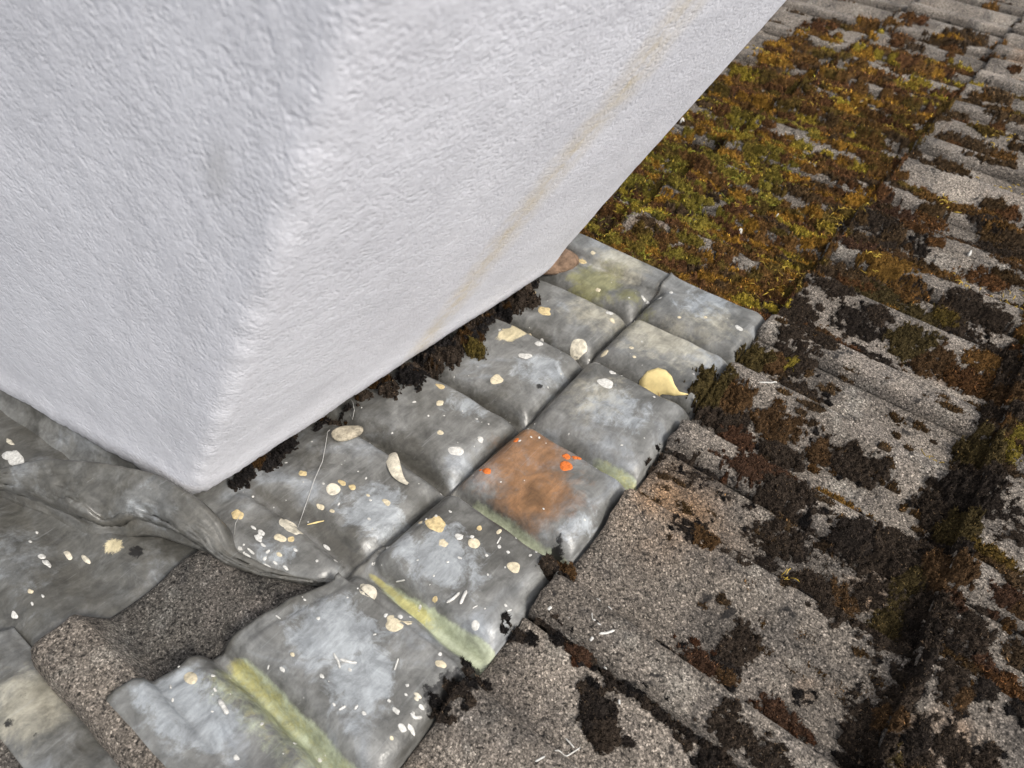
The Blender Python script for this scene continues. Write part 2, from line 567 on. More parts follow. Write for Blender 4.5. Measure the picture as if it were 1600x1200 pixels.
def chimney():
    wB, dL = 0.694, 0.62
    c0, c1, c2, c3 = K, K + eB * wB, K + eB * wB + eL * dL, K + eL * dL
    pts = []

    def edge(a, b, ra, rb, n):
        d = (b - a) / np.linalg.norm(b - a)
        a2, b2 = a + d * ra, b - d * rb
        t = np.linspace(0, 1, n)
        return [a2 * (1 - q) + b2 * q for q in t]

    def corner(prev, c, nxt, r, n):
        p0 = c + (prev - c) / np.linalg.norm(prev - c) * r
        p1 = c + (nxt - c) / np.linalg.norm(nxt - c) * r
        res = []
        for q in np.linspace(0, 1, n + 2)[1:-1]:
            res.append((1 - q) ** 2 * p0 + 2 * q * (1 - q) * c + q * q * p1)
        return res
    r0, r1 = 0.016, 0.075
    pts += edge(c0, c1, r0, r1, 170)
    pts += corner(c0, c1, c2, r1, 22)
    pts += edge(c1, c2, r1, r1, 30)
    pts += edge(c2, c3, 0.02, 0.02, 30)
    pts += edge(c3, c0, r1, r0, 150)
    pts += corner(c3, c0, c1, r0, 14)
    pts = np.array(pts)
    n = len(pts)
    arc = np.concatenate([[0], np.cumsum(np.linalg.norm(np.diff(pts, axis=0), axis=1))])
    # foot follows the slope a little above the lead
    wfoot = 0.034 + 0.006 * (vnoise(arc, arc * 0, 9, 5, 3) - .5) + 0.008 * (vnoise(arc, arc * 0 + 3, 55, 9, 3) - .5) + 0.008 * (vnoise(arc, arc * 0 + 7, 190, 10, 3) - .5)
    zf = (wfoot + pts[:, 1] * ST) / CT          # z where the point (y) sits wfoot off the roof plane
    zt = 0.95
    tt = np.concatenate([[0, .002, .005, .010], np.linspace(.02, 1, 110) ** 1.15])
    ctr = pts.mean(0)
    nr = np.zeros_like(pts)
    tg = np.roll(pts, -1, 0) - np.roll(pts, 1, 0)
    nr[:, 0], nr[:, 1] = tg[:, 1], -tg[:, 0]
    nr /= np.linalg.norm(nr, axis=1)[:, None]
    nr *= np.sign(((pts - ctr) * nr).sum(1))[:, None]
    A, Tt = np.meshgrid(arc, tt, indexing='ij')
    Z = zf[:, None] * (1 - Tt) + zt * Tt
    hgt = Z - zf[:, None]
    near_c = np.exp(-(np.minimum(np.abs(A - arc[-8]), A + .01) / .012) ** 2)
    off = 0.0030 * (vnoise(A, Z, 6, 21, 2) - .5) + 0.0010 * (vnoise(A, Z, 28, 22, 2) - .5) + 0.0008 * (vnoise(A, Z, 110, 23, 2) - .5)
    off += near_c * 0.0050 * (vnoise(Z, A * .3, 47, 25, 4) - .5)
    off -= 0.006 * np.exp(-hgt / 0.004)                      # rolled-in drip edge
    off += 0.004 * np.exp(-((hgt - .03) / 0.03) ** 2)         # slight bell at the foot
    XY = pts[:, None, :] + nr[:, None, :] * off[..., None]
    XY[..., 0] = ctr[0] + (XY[..., 0] - ctr[0]) * (1 - .045 * np.clip(hgt, 0, 2))      # the stack tapers a little
    verts = np.concatenate([XY, Z[..., None]], -1).reshape(-1, 3)
    nv = len(tt)
    i, j = np.meshgrid(np.arange(n), np.arange(nv - 1), indexing='ij')
    a = i * nv + j
    b = ((i + 1) % n) * nv + j
    f = np.stack([a, b, b + 1, a + 1], -1).reshape(-1, 4)[:, ::-1]
    # under-lip: turns in under the foot
    lip = np.concatenate([pts - nr * 0.05, (zf + 0.012)[:, None]], 1)
    n0 = len(verts)
    verts = np.concatenate([verts, lip])
    ii = np.arange(n)
    jj = (ii + 1) % n
    f2 = np.stack([ii * nv, jj * nv, n0 + jj, n0 + ii], -1)
    faces = np.concatenate([f, f2])
    topc = len(verts)
    foot = np.concatenate([np.exp(-hgt / 0.022).ravel(), np.ones(n)])
    o = obj('chimney', verts, faces, M_RENDER, origin=(K[0], K[1], -0.3), attrs={'foot': foot}, roofed=False)
    tag(o, 'big white rough rendered chimney with a rusty streak, rising from the lead', 'chimney')
    # closed top
    top = [(ctr[0] + (pts[q][0] - ctr[0]) * (1 - .045 * (zt - zf[q])), pts[q][1], zt) for q in range(0, n, 6)]
    obj('cap', np.array(top), [tuple(range(len(top)))[::-1]], M_RENDER, o, origin=(K[0], K[1], -0.3), attrs={'foot': np.zeros(len(top))})
    return o


chim = chimney()

# ------------------------------------------------------------------ lead flashing
VAL = np.array([0.028, 0.116, 0.271, 0.415, 0.558, 0.722, 0.852, 0.990])      # valleys between the dressed rolls
CRX = np.array([q[0] for q in [(0.0303,-0.4392), (0.0902,-0.4214), (0.1609,-0.4086), (0.2360,-0.3817), (0.2692,-0.3796), (0.4103,-0.3749), (0.5709,-0.3689), (0.7231,-0.3761), (0.8555,-0.3774), (0.9702,-0.3789)]])
CRV = np.array([q[1] for q in [(0.0303,-0.4392), (0.0902,-0.4214), (0.1609,-0.4086), (0.2360,-0.3817), (0.2692,-0.3796), (0.4103,-0.3749), (0.5709,-0.3689), (0.7231,-0.3761), (0.8555,-0.3774), (0.9702,-0.3789)]])


def v_crease(x):
    return np.interp(x, CRX, CRV)


def pillow(x, v):
    """0..1 quilted cross section; valleys wander a little."""
    xx = x + 0.006 * (vnoise(v, x * 0 + 1.5, 14, 31, 2) - .5) * 2
    i = np.clip(np.searchsorted(VAL, xx) - 1, 0, len(VAL) - 2)
    t = np.clip((xx - VAL[i]) / (VAL[i + 1] - VAL[i]), 0, 1)
    dl, dr = xx - VAL[i], VAL[i + 1] - xx
    fl = np.where((i == 0) & (t < .5), 1.0, quarter(dl, .003, .030))
    f = fl * quarter(dr, .004, .024) * (0.90 + 0.16 * t)
    return f, t, i


def quarter(d, a, b):
    """Quarter-round shoulder: 0 below a, 1 beyond b."""
    t = np.clip((d - a) / (b - a), 0, 1)
    return (1 - (1 - t) ** 2.3) ** 0.85


def valley_d(x, v, k):
    """Signed distance across valley k (positive away from the viewer)."""
    return x + 0.006 * (vnoise(v, x * 0 + 1.5, 14, 31, 2) - .5) * 2 - VAL[k]


def h_cover(x, v):
    vc = v_crease(x)
    e0 = quarter(v - vc, .001, .026)
    e0 = np.where(x < 0.245, np.maximum(e0, .88), e0)
    e = e0 * quarter(V_C + .004 - v, .0, .030)
    f, t, i = pillow(x, v)
    h = 0.0075 + 0.0330 * f * (0.12 + 0.88 * e)
    h = np.where(x < 0.245, h + 0.004, h)
    h += 0.004 * (vnoise(x, v, 26, 41, 3) - .5)
    h = np.where((x > .88) & (v < V_C - .03), np.maximum(h, tile_h(x, np.clip(v, V_C - G + .0005, V_C - .001)) * sstep(.88, .92, x) + .0035), h)
    h = np.where(v > V_C - .002, np.minimum(h, 0.006), h)
    h = np.where(x < .31, np.maximum(h, prof_flat(np.clip(x - .004, 0, .29)) * (x > .0) + T * (1 - (v - V_C + G) / G) + .0035), h)
    return h


def x_end(v):
    return np.interp(v, [-.66, -.585, -.497, -.449, -.387, -.33], [.165, .172, .189, .205, .240, .262])


def h_apron(x, v):
    vc = v_crease(x)
    e = quarter(vc - v, .003, .030)
    f, t, i = pillow(x, v)
    h = 0.0050 + 0.027 * f * (0.10 + 0.90 * e) * sstep(-.63, -.53, v)
    h += 0.012 * (1 - sstep(-.66, -.56, v))
    h += 0.004 * (vnoise(x, v, 24, 47, 3) - .5)
    h = np.where(x < .31, np.maximum(h, prof_flat(np.clip(x - .004, 0, .29)) + T * (1 - np.clip((v - V_C + G) / G, 0, 1)) + .0035), h)
    h = np.where(x > .88, np.maximum(h, tile_h(x, np.clip(v, V_C - G + .0005, V_C - .001)) * sstep(.88, .92, x) + .0035), h)
    dl = x - x_end(v)
    h -= 0.010 * np.exp(-dl / 0.012) * 0.4
    return h


def gauss(x, v, c, rx, rv, rot=0.0):
    dx, dv = x - c[0], v - c[1]
    if rot:
        cr, sr = math.cos(rot), math.sin(rot)
        dx, dv = dx * cr + dv * sr, -dx * sr + dv * cr
    return np.exp(-((dx / rx) ** 2 + (dv / rv) ** 2))


def band(x, v, pts, wd):
    """Soft stain along a polyline."""
    d = np.full(np.shape(x), 9.0)
    for (a, b) in zip(pts[:-1], pts[1:]):
        a, b = np.array(a), np.array(b)
        ab = b - a
        t = np.clip(((x - a[0]) * ab[0] + (v - a[1]) * ab[1]) / (ab @ ab), 0, 1)
        d = np.minimum(d, np.hypot(x - a[0] - ab[0] * t, v - a[1] - ab[1] * t))
    return np.exp(-(d / wd) ** 2)


def stains(x, v):
    at = {}
    f, t, i = pillow(x, v)
    cov_ = v > v_crease(x)
    seam = np.exp(-((v - v_crease(x)) / .007) ** 2)
    wx, wv = x, v
    x = x + .018 * (vnoise(wx, wv, 34, 171, 3) - .5)
    v = v + .018 * (vnoise(wx, wv, 34, 172, 3) - .5)
    n1 = vnoise(x, v, 12, 71, 3)
    vc = v_crease(x)
    cover = cov_
    at['bloom'] = np.clip(np.maximum.reduce([
        0.95 * gauss(x, v, (0.1930,-0.3338), .05, .06), 0.9 * gauss(x, v, (0.1772,-0.2821), .045, .05), 0.9 * gauss(x, v, (0.3247,-0.3092), .05, .06),
        0.8 * gauss(x, v, (0.3177,-0.3495), .03, .03), 0.9 * gauss(x, v, (0.3309,-0.4223), .045, .05), 0.6 * gauss(x, v, (0.5303,-0.4451), .04, .04),
        0.8 * gauss(x, v, (0.6533,-0.4181), .05, .04), 0.8 * gauss(x, v, (0.6460,-0.2883), .05, .06), 0.7 * gauss(x, v, (0.4533,-0.2214), .04, .02),
        0.95 * gauss(x, v, (0.0654,-0.3853), .035, .09), 0.7 * gauss(x, v, (0.9354,-0.2992), .06, .06), 0.5 * gauss(x, v, (0.2236,-0.4593), .03, .04)]) * f, 0, 1)
    at['warm'] = np.clip(np.maximum.reduce([gauss(x, v, (0.8239,-0.3074), .06, .08), gauss(x, v, (0.9441,-0.4564), .05, .05), .8 * gauss(x, v, (0.8160,-0.4253), .05, .06),  # far pads paler and warmer: sky reflection painted into the lead colour
                                            .7 * gauss(x, v, (0.8963,-0.2693), .05, .06), .55 * gauss(x, v, (0.6452,-0.3281), .07, .06)]) * (0.3 + .7 * f), 0, 1)
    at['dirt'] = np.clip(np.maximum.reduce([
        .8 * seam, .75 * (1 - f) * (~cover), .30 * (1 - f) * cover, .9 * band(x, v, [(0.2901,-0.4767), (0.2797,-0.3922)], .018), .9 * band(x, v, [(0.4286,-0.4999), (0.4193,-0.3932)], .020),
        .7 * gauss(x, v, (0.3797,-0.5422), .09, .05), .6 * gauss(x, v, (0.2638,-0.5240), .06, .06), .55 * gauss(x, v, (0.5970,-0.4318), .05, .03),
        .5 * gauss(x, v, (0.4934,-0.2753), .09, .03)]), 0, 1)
    at['olive'] = np.clip(np.maximum.reduce([gauss(x, v, (0.8905,-0.4725), .05, .05), .8 * gauss(x, v, (0.8945,-0.4063), .02, .03), .6 * gauss(x, v, (0.8595,-0.3686), .05, .02)]), 0, 1)
    d6, d5, d4, d3 = (valley_d(wx, wv, q_) for q_ in (1, 2, 3, 4))
    al = np.clip((wv - v_crease(wx)) / (V_C - v_crease(wx)), 0, 1) * cover       # 0 at the lap, 1 at the tiles

    def streak(d, lo, hi, edge=.005):
        return sstep(lo - edge, lo + edge, d) * sstep(hi + .003, hi - .003, d)
    g6 = streak(d6, -.034, .012, .012) * sstep(.05, .15, al)
    g5 = streak(d5, -.004 - .012 * al, .003 + .014 * al) * sstep(.10, .25, al)
    g4 = streak(d4, -.003, .008, .003) * sstep(.12, .25, al) * (1 - .3 * al)
    g3 = streak(d3, -.006, .012, .004) * sstep(.55, .75, al)
    at['green'] = np.clip(np.maximum.reduce([.95 * g6 * (.45 + .55 * sstep(-.018, .006, d6)), g5, g4, .95 * g3]) * cover, 0, 1)
    at['yellow'] = np.clip(np.maximum.reduce([.95 * streak(d6, -.003 - .008 * al, .011, .004) * sstep(.02, .12, al) * (1 - al), .95 * streak(d5, -.002 - .006 * al, .003 + .010 * al, .003) * sstep(.0, .1, al) * sstep(.75, .45, al),
                                              .5 * g3, .35 * g6]) * cover, 0, 1)
    at['orange'] = (cover & (i == 3)) * np.clip(1.25 * np.maximum(gauss(x, v, (0.5022,-0.3373), .064, .068), gauss(x, v, (0.4647,-0.2876), .052, .050)) * sstep(.1, .6, f), 0, 1)
    at['orange_dark'] = np.clip(np.maximum(.9 * gauss(x, v, (0.4570,-0.2821), .025, .02), .6 * gauss(x, v, (0.5178,-0.3611), .03, .03)), 0, 1)
    at['cream'] = np.clip(np.maximum(1.0 * gauss(x, v, (0.6927,-0.4934), .030, .016), .0), 0, 1)
    at['black'] = np.clip(np.maximum.reduce([1.0 * gauss(x, v, (0.2224,-0.2121), .028, .014), .8 * gauss(x, v, (0.2564,-0.2072), .02, .01), .9 * gauss(x, v, (0.4079,-0.2233), .03, .01),
                                            .8 * gauss(x, v, (0.6243,-0.3947), .007, .007)]), 0, 1)
    return at


def sheet(name, xs, vfun, hfun, parent, origin, attrfun=stains, thick=0.0024, label=None):
    A, B = np.meshgrid(np.arange(xs.shape[0]), np.arange(xs.shape[1]), indexing='ij')
    X_, V_ = xs, vfun
    H = hfun(X_, V_)
    top = np.stack([-X_, V_, H], -1).reshape(-1, 3)
    bot = top - np.array([0, 0, thick])
    nx, nv = X_.shape
    f = gridfaces(nx, nv)
    n0 = nx * nv
    ring = np.array([q * nv for q in range(nx)] + [(nx - 1) * nv + j for j in range(1, nv)] +
                    [q * nv + nv - 1 for q in range(nx - 2, -1, -1)] + [j for j in range(nv - 2, 0, -1)])
    nxt = np.roll(ring, -1)
    side = np.stack([ring, nxt, nxt + n0, ring + n0], -1)
    at = attrfun(X_, V_)
    at = {k_: np.concatenate([a_.ravel(), a_.ravel()]) for k_, a_ in at.items()}
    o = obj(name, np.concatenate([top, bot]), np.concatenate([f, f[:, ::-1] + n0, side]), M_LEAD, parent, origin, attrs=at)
    if label:
        o['label'] = label
    return o


FO = (-0.5, -0.40, 0.0)
flash = thing('lead_flashing', 'quilted grey lead flashing with paint drops, running along the foot of the chimney', 'flashing', FO)

# the upper sheet, tucked under the course above
a = np.linspace(0, 1, 400)
q = np.linspace(0, 1, 96)
xa = 0.020 + a * (0.985 - 0.020)
XX = np.repeat(xa[:, None], len(q), 1)
vc = v_crease(xa) + 0.003 * (vnoise(xa, xa * 0, 40, 61, 2) - .5) * 2
VV = vc[:, None] + (V_C + 0.03 - vc[:, None]) * q[None, :]
XX = XX + 0.004 * (vnoise(VV, VV * 0, 20, 62, 2) - .5) * ((1 - a)[:, None] ** 6 + a[:, None] ** 6)


def hc(x, v):
    h = h_cover(x, v)
    dv = v - v_crease(x)
    h += 0.0055 * np.exp(-np.clip(dv, 0, 1) / 0.006) * (x > 0.24)      # lower edge stands proud of the sheet below
    dx = x - 0.020
    h -= 0.014 * np.exp(-np.clip(dx, 0, 1) / 0.008)
    h -= 0.010 * np.exp(-np.clip(0.985 - x, 0, 1) / 0.006)
    return np.maximum(h, 0.004)


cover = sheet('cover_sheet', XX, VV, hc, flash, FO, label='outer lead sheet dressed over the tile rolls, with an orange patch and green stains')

# the lower sheet, running in under the chimney
q2 = np.linspace(0, 1, 110)
VV2 = np.repeat((-0.665 + q2 * 0.36)[None, :], 400, 0)
xe = x_end(VV2)
XX2 = xe + a[:, None] * (0.986 - xe)
lim = v_crease(XX2) + 0.022
VV2 = np.minimum(VV2, lim)


def ha(x, v):
    h = h_apron(x, v)
    vcx = v_crease(x)
    h = np.where(v > vcx - 0.001, np.minimum(h, h_cover(x, v) - 0.004), h)
    h -= 0.008 * np.exp(-np.clip(0.986 - x, 0, 1) / 0.006)
    return h


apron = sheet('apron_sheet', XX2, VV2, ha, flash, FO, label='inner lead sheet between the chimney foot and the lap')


def lead_top(x, v):
    x, v = np.asarray(x, float), np.asarray(v, float)
    return np.where(v > v_crease(x), hc(x, v), ha(x, v))


# the twisted lip at the corner of the chimney
def lip():
    up = np.array([(0.0632,-0.7917,0.0500), (0.0945,-0.7631,0.0580), (0.1265,-0.7352,0.0660), (0.1611,-0.6724,0.0740), (*(0.1881,-0.6088), .078), (0.1976,-0.5511,0.0700), (0.1993,-0.5182,0.0520), (0.1892,-0.4952,0.0360), (0.2051,-0.4468,0.0260), (0.2402,-0.3858,0.0220)])
    lo = np.array([(0.0547,-0.8127,0.0100), (0.0835,-0.7806,0.0120), (0.1021,-0.7173,0.0100), (0.1114,-0.6475,0.0080), (0.1374,-0.6187,0.0120), (0.1621,-0.5866,0.0180), (0.1760,-0.5404,0.0220), (0.1896,-0.4997,0.0220), (0.2059,-0.4486,0.0160), (0.2390,-0.3879,0.0140)])

    def resample(c, n):
        d = np.concatenate([[0], np.cumsum(np.linalg.norm(np.diff(c, axis=0), axis=1))])
        t = np.linspace(0, d[-1], n)
        r = np.stack([np.interp(t, d, c[:, k_]) for k_ in range(3)], -1)
        ker = np.array([1, 2, 3, 2, 1]) / 9.0
        for _ in range(3):
            pad = np.pad(r, ((2, 2), (0, 0)), mode='edge')
            r2 = np.stack([np.convolve(pad[:, k_], ker, 'valid') for k_ in range(3)], -1)
            r2[0], r2[-1] = r[0], r[-1]
            r = r2
        return r
    n = 120
    U, Lw = resample(up, n), resample(lo, n)
    m = 30
    rows = []
    tt = np.linspace(0, 1, n)
    for j in range(m):
        s = j / (m - 1)
        p = Lw * (1 - s) + U * s
        b = math.sin(math.pi * s ** 0.75) ** 0.9
        amp = 0.020 * np.sin(np.pi * np.clip(tt * 1.04, 0, 1)) ** 0.7
        wr = 0.005 * (1 - np.abs(2 * vnoise(tt * 1.0 + s * .35, tt * 0 + s * .5, 19, 84, 2) - 1) * 2.2) + 0.008 * (vnoise(tt * 1.0, tt * 0 + s * 0.22, 9, 83, 3) - .5) * 2 - 0.010 * np.exp(-((tt - .36 - .10 * (1 - s)) / .035) ** 2) + 0.006 * np.exp(-((tt - .44 - .08 * (1 - s)) / .03) ** 2)
        tuck = 0.010 * math.exp(-((s - .18) / .14) ** 2) * np.sin(np.pi * np.clip(tt * 1.04, 0, 1))
        p = p + np.stack([-(amp * b) * 0.55 + tuck, 0 * tt, amp * b * 0.45 + wr * b], -1)
        rows.append(p)
    # rolled rim, then the back of the fold going down to the sheet behind
    for (dx, dv, dw) in ((.002, .0005, .0022), (.005, .001, .0020), (.008, .001, -.002), (.011, .0, -.010), (.014, 0, -.022), (.017, 0, -.040)):
        rw = U + np.array([dx, dv, dw])
        rw[:, 2] = np.maximum(rw[:, 2], 0.004)
        rows.append(rw)
    G_ = np.array(rows)                     # (rows, n, 3) in (x, v, w)
    vs = G_.reshape(-1, 3).copy()
    vs[:, 0] *= -1
    f = gridfaces(G_.shape[0], n)
    x_, v_ = G_[..., 0].ravel(), G_[..., 1].ravel()
    z = np.zeros(len(x_))
    s_ = np.repeat(np.linspace(0, 1, G_.shape[0])[:, None], n, 1).ravel()
    t_ = np.repeat(tt[None], G_.shape[0], 0).ravel()
    at = {'bloom': .95 * np.exp(-((t_ - .50) / .09) ** 2 - ((s_ - .5) / .3) ** 2), 'dirt': np.clip(.75 + .25 * np.exp(-((t_ - .36) / .12) ** 2 - ((s_ - .1) / .22) ** 2), 0, 1)}
    for k_ in ('warm', 'olive', 'green', 'yellow', 'orange', 'orange_dark', 'cream', 'black'):
        at[k_] = z
    o = obj('folded_corner', vs, f, M_LEAD, flash, FO, attrs=at)
    so = o.modifiers.new('thickness', 'SOLIDIFY')
    so.thickness = 0.0025
    so.offset = 0
    o['label'] = 'twisted lip of lead turned up round the chimney corner'
    return o


lip()

# side flashing, down the other face of the chimney
SO = (-0.1, -0.8, 0.0)
sidef = thing('side_flashing', 'dark lead side flashing below the folded corner, left of the chimney foot', 'flashing', SO)


def h_side(x, v):
    h = 0.004 + 0.020 * np.exp(-((x - 0.045) / 0.035) ** 2) + 0.012 * np.exp(-((x - .13) / 0.03) ** 2)
    h += 0.010 * sstep(-.58, -.70, v) * 0.6
    h += 0.007 * (vnoise(x, v, 13, 91, 3) - .5) * 2
    h = np.where((v > -0.565), np.minimum(h, 0.004 + 0.012 * sstep(-.50, -.585, v)), h)
    return h


def st_side(x, v):
    z = np.zeros(np.shape(x))
    at = {k_: z for k_ in ('warm', 'olive', 'green', 'yellow', 'orange', 'orange_dark', 'cream', 'black')}
    at['bloom'] = np.clip(np.maximum.reduce([.8 * gauss(x, v, (0.0477,-0.6714), .05, .06), .4 * gauss(x, v, (0.0343,-0.5965), .03, .03)]), 0, 1)
    at['dirt'] = np.clip(np.maximum.reduce([.8 * gauss(x, v, (0.1072,-0.5822), .05, .05), .7 * band(x, v, [(-0.0027,-0.6070), (0.0828,-0.5806)], .02), .72 + z * 0]), 0, 1)
    at['cream'] = np.clip(np.maximum(.95 * gauss(x, v, (0.1256,-0.6117), .010, .014, .5), 0), 0, 1)
    at['black'] = np.clip(.75 * gauss(x, v, (0.1347,-0.5870), .012, .012), 0, 1)
    return at


xs = np.linspace(-0.30, 0.250, 170)
vs_ = np.linspace(-1.60, -0.525, 220)
XS, VS = np.meshgrid(xs, vs_, indexing='ij')
sheet('tray_sheet', XS, VS, h_side, sidef, SO, st_side)
# upstand against the wall
ss = np.linspace(0.0, 0.62, 160)
rows = []
for j, hz in enumerate(np.linspace(-0.045, 0.035, 14)):
    xy = K[None] + eL[None] * ss[:, None] + np.array([-0.004, 0])
    xy = xy + np.array([1.0, 0])[None] * (0.003 + 0.040 * (1 - (hz + .045) / .08) ** 1.5 + 0.004 * (vnoise(ss, ss * 0 + hz * 9, 22, 95, 2) - .5))[:, None]
    wv = 0.002 + (hz + .045) * .50
    zz = (wv + xy[:, 1] * ST) / CT
    vv = xy[:, 1] * CT + zz * ST
    rows.append(np.stack([xy[:, 0], vv, np.full(len(ss), wv)], -1))
Gr = np.array(rows)
zz_ = np.zeros(Gr.shape[0] * Gr.shape[1])
at0 = {k_: zz_ for k_ in ('bloom', 'warm', 'olive', 'green', 'yellow', 'orange', 'orange_dark', 'cream', 'black')}
at0['dirt'] = zz_ + 0.25
obj('upstand', Gr.reshape(-1, 3), gridfaces(Gr.shape[0], Gr.shape[1]), M_LEAD, sidef, SO, attrs=at0)

# lead tongue lying in the pan beside the lowest tile
xs = np.linspace(-0.047, 0.012, 40)
vs_ = np.linspace(-0.60, -0.30, 70)
XS, VS = np.meshgrid(xs, vs_, indexing='ij')


def h_tong(x, v):
    return 0.0235 + 0.006 * np.exp(-((x + .02) / .02) ** 2) + 0.004 * (vnoise(x, v, 30, 97, 3) - .5) * 2 - 0.004 * sstep(.0, .012, x)


def st_tong(x, v):
    at = {k_: np.zeros(np.shape(x)) for k_ in ('bloom', 'olive', 'green', 'yellow', 'orange', 'orange_dark', 'cream')}
    at['warm'] = np.clip(1.1 * gauss(x, v, (-0.0146,-0.5020), .035, .045), 0, 1)
    at['dirt'] = np.clip(np.maximum(.5 * gauss(x, v, (0.0102,-0.5500), .05, .04), .8 * gauss(x, v, (-0.0106,-0.4334), .04, .05)), 0, 1)
    at['black'] = np.clip(np.maximum(.6 * gauss(x, v, (-0.0349,-0.5018), .006, .008), .5 * gauss(x, v, (-0.0258,-0.4749), .005, .005)), 0, 1)
    return at


sheet('tongue', XS, VS, h_tong, sidef, SO, st_tong, label='stained beige strip of lead beside the lowest tile')


def any_top(x, v):
    """Highest surface under a small thing at (x, v)."""
    x, v = np.asarray(x, float), np.asarray(v, float)
    on_lead = (v < V_C - .003) & (v > -.66) & (x > np.where(v > v_crease(x), .02, x_end(v))) & (x < .985)
    on_side = (x < .2) & (v < -.56)
    return np.where(on_lead, lead_top(x, v), np.where(on_side, h_side(x, v), tile_h(x, v)))


# ------------------------------------------------------------------ moss
DARK, RED, BROWN, OLIVE, YEL, GOLD, BLACK = (np.array(c) for c in (
    (0.031, 0.023, 0.017), (0.060, 0.027, 0.014), (0.080, 0.042, 0.015), (0.062, 0.046, 0.012), (0.22, 0.17, 0.022), (0.20, 0.105, 0.016), (0.011, 0.0095, 0.009)))


MOSS_AV = np.array((0.100, 0.055, 0.015))


def moss_mesh(blobs, base, res, tufts, blade=(0.0045, 0.0011), seed=1, hfac=1.0, pad=0.02, glint=0.07, mixc=0.0):
    """Lumpy cushions (dome per blob, ragged edge) on the surface base(x, v), bristling with tufts."""
    r = np.random.default_rng(seed)
    B = np.array([[b[0], b[1], b[2], b[3], *(b[4]), b[5] if len(b) > 5 else 0.011] for b in blobs])
    x0, x1 = (B[:, 0] - B[:, 3]).min() - pad, (B[:, 0] + B[:, 3]).max() + pad
    v0, v1 = (B[:, 1] - B[:, 2]).min() - pad, (B[:, 1] + B[:, 2]).max() + pad
    nx, nv = int((x1 - x0) / res) + 2, int((v1 - v0) / res) + 2
    gx, gv = x0 + np.arange(nx) * res, v0 + np.arange(nv) * res
    H = np.zeros((nx, nv))
    C = np.zeros((nx, nv, 3))
    Xg, Vg = np.meshgrid(gx, gv, indexing='ij')
    nz = vnoise(Xg, Vg, 38, seed + 3, 3) - .5
    nf = vnoise(Xg, Vg, 150, seed + 4, 3) - .5
    ng = vnoise(Xg, Vg, 420, seed + 9, 2) - .5
    for b in B:
        ia, ib = max(0, int((b[0] - b[3] * 1.5 - x0) / res)), min(nx, int((b[0] + b[3] * 1.5 - x0) / res) + 2)
        ja, jb = max(0, int((b[1] - b[2] * 1.5 - v0) / res)), min(nv, int((b[1] + b[2] * 1.5 - v0) / res) + 2)
        if ib <= ia or jb <= ja:
            continue
        sl = (slice(ia, ib), slice(ja, jb))
        d2 = ((Xg[sl] - b[0]) / b[3]) ** 2 + ((Vg[sl] - b[1]) / b[2]) ** 2
        dd = 1 - d2 + nz[sl] * 1.7 + nf[sl] * 2.0 + ng[sl] * 1.6
        h = b[7] * np.sqrt(np.clip(dd, 0, 1)) * hfac
        m = h > H[sl]
        H[sl] = np.where(m, h, H[sl])
        C[sl] = np.where(m[..., None], b[4:7], C[sl])
    H = np.where(H > 0, H * (0.85 + nf * 1.1 + ng * .7) + nf * 0.002, 0)
    H = np.clip(H, 0, None)
    S = base(Xg, Vg)
    on = H > 0.0008
    cell = on[:-1, :-1] | on[1:, :-1] | on[:-1, 1:] | on[1:, 1:]
    ii, jj = np.nonzero(cell)
    a = ii * nv + jj
    f = np.stack([a, a + 1, a + nv + 1, a + nv], -1)
    usedv = np.unique(f)
    remap = np.full(nx * nv, -1)
    remap[usedv] = np.arange(len(usedv))
    f = remap[f]
    Hd = np.where(on, H, -0.0025)
    V = np.stack([-Xg, Vg, S + Hd], -1).reshape(-1, 3)[usedv]
    lowf = vnoise(Xg, Vg, 16, seed + 12, 3)[..., None]
    C = C * (1 - mixc * lowf) + MOSS_AV * mixc * lowf
    tone = (0.65 + 0.9 * (vnoise(Xg, Vg, 75, seed + 6, 3)))[..., None]
    Cc = C.copy()
    Cc[~on] = DARK
    col = (Cc * tone).reshape(-1, 3)[usedv]
    # blades
    oi, oj = np.nonzero(on)
    if len(oi) and tufts:
        n = min(int(tufts * len(oi) * res * res), 420000)
        p = r.integers(0, len(oi), n)
        px = gx[oi[p]] + (r.random(n) - .5) * res
        pv = gv[oj[p]] + (r.random(n) - .5) * res
        pw = base(px, pv) + H[oi[p], oj[p]] - 0.001
        cc = C[oi[p], oj[p]] * (0.35 + 2.2 * r.random((n, 1)) ** 2.0)
        warm = r.random(n) < glint
        cc[warm] = cc[warm] * np.array([2.6, 2.2, 1.5]) + 0.02
        az = r.random(n) * 2 * np.pi
        ln = blade[0] * (0.45 + r.random(n))
        tl = r.random(n) * 1.35
        dirv = np.stack([np.cos(az) * np.sin(tl), np.sin(az) * np.sin(tl), np.cos(tl)], -1)
        wd = blade[1] * (0.6 + .8 * r.random(n))
        perp = np.stack([-np.sin(az), np.cos(az), 0 * az], -1) * wd[:, None] * .5
        P0 = np.stack([-px, pv, pw], -1)
        tri = np.stack([P0 - perp, P0 + perp, P0 + dirv * ln[:, None]], 1).reshape(-1, 3)
        nb = len(V)
        tf = nb + np.arange(n * 3).reshape(-1, 3)
        f3 = np.concatenate([f[:, [0, 1, 2]], f[:, [0, 2, 3]], tf])
        V = np.concatenate([V, tri])
        c3 = np.repeat(cc[:, None, :], 3, 1)
        c3[:, 2] *= 1.5
        col = np.concatenate([col, c3.reshape(-1, 3)])
    else:
        f3 = np.concatenate([f[:, [0, 1, 2]], f[:, [0, 2, 3]]])
    return V, f3, np.clip(col, 0, 1)


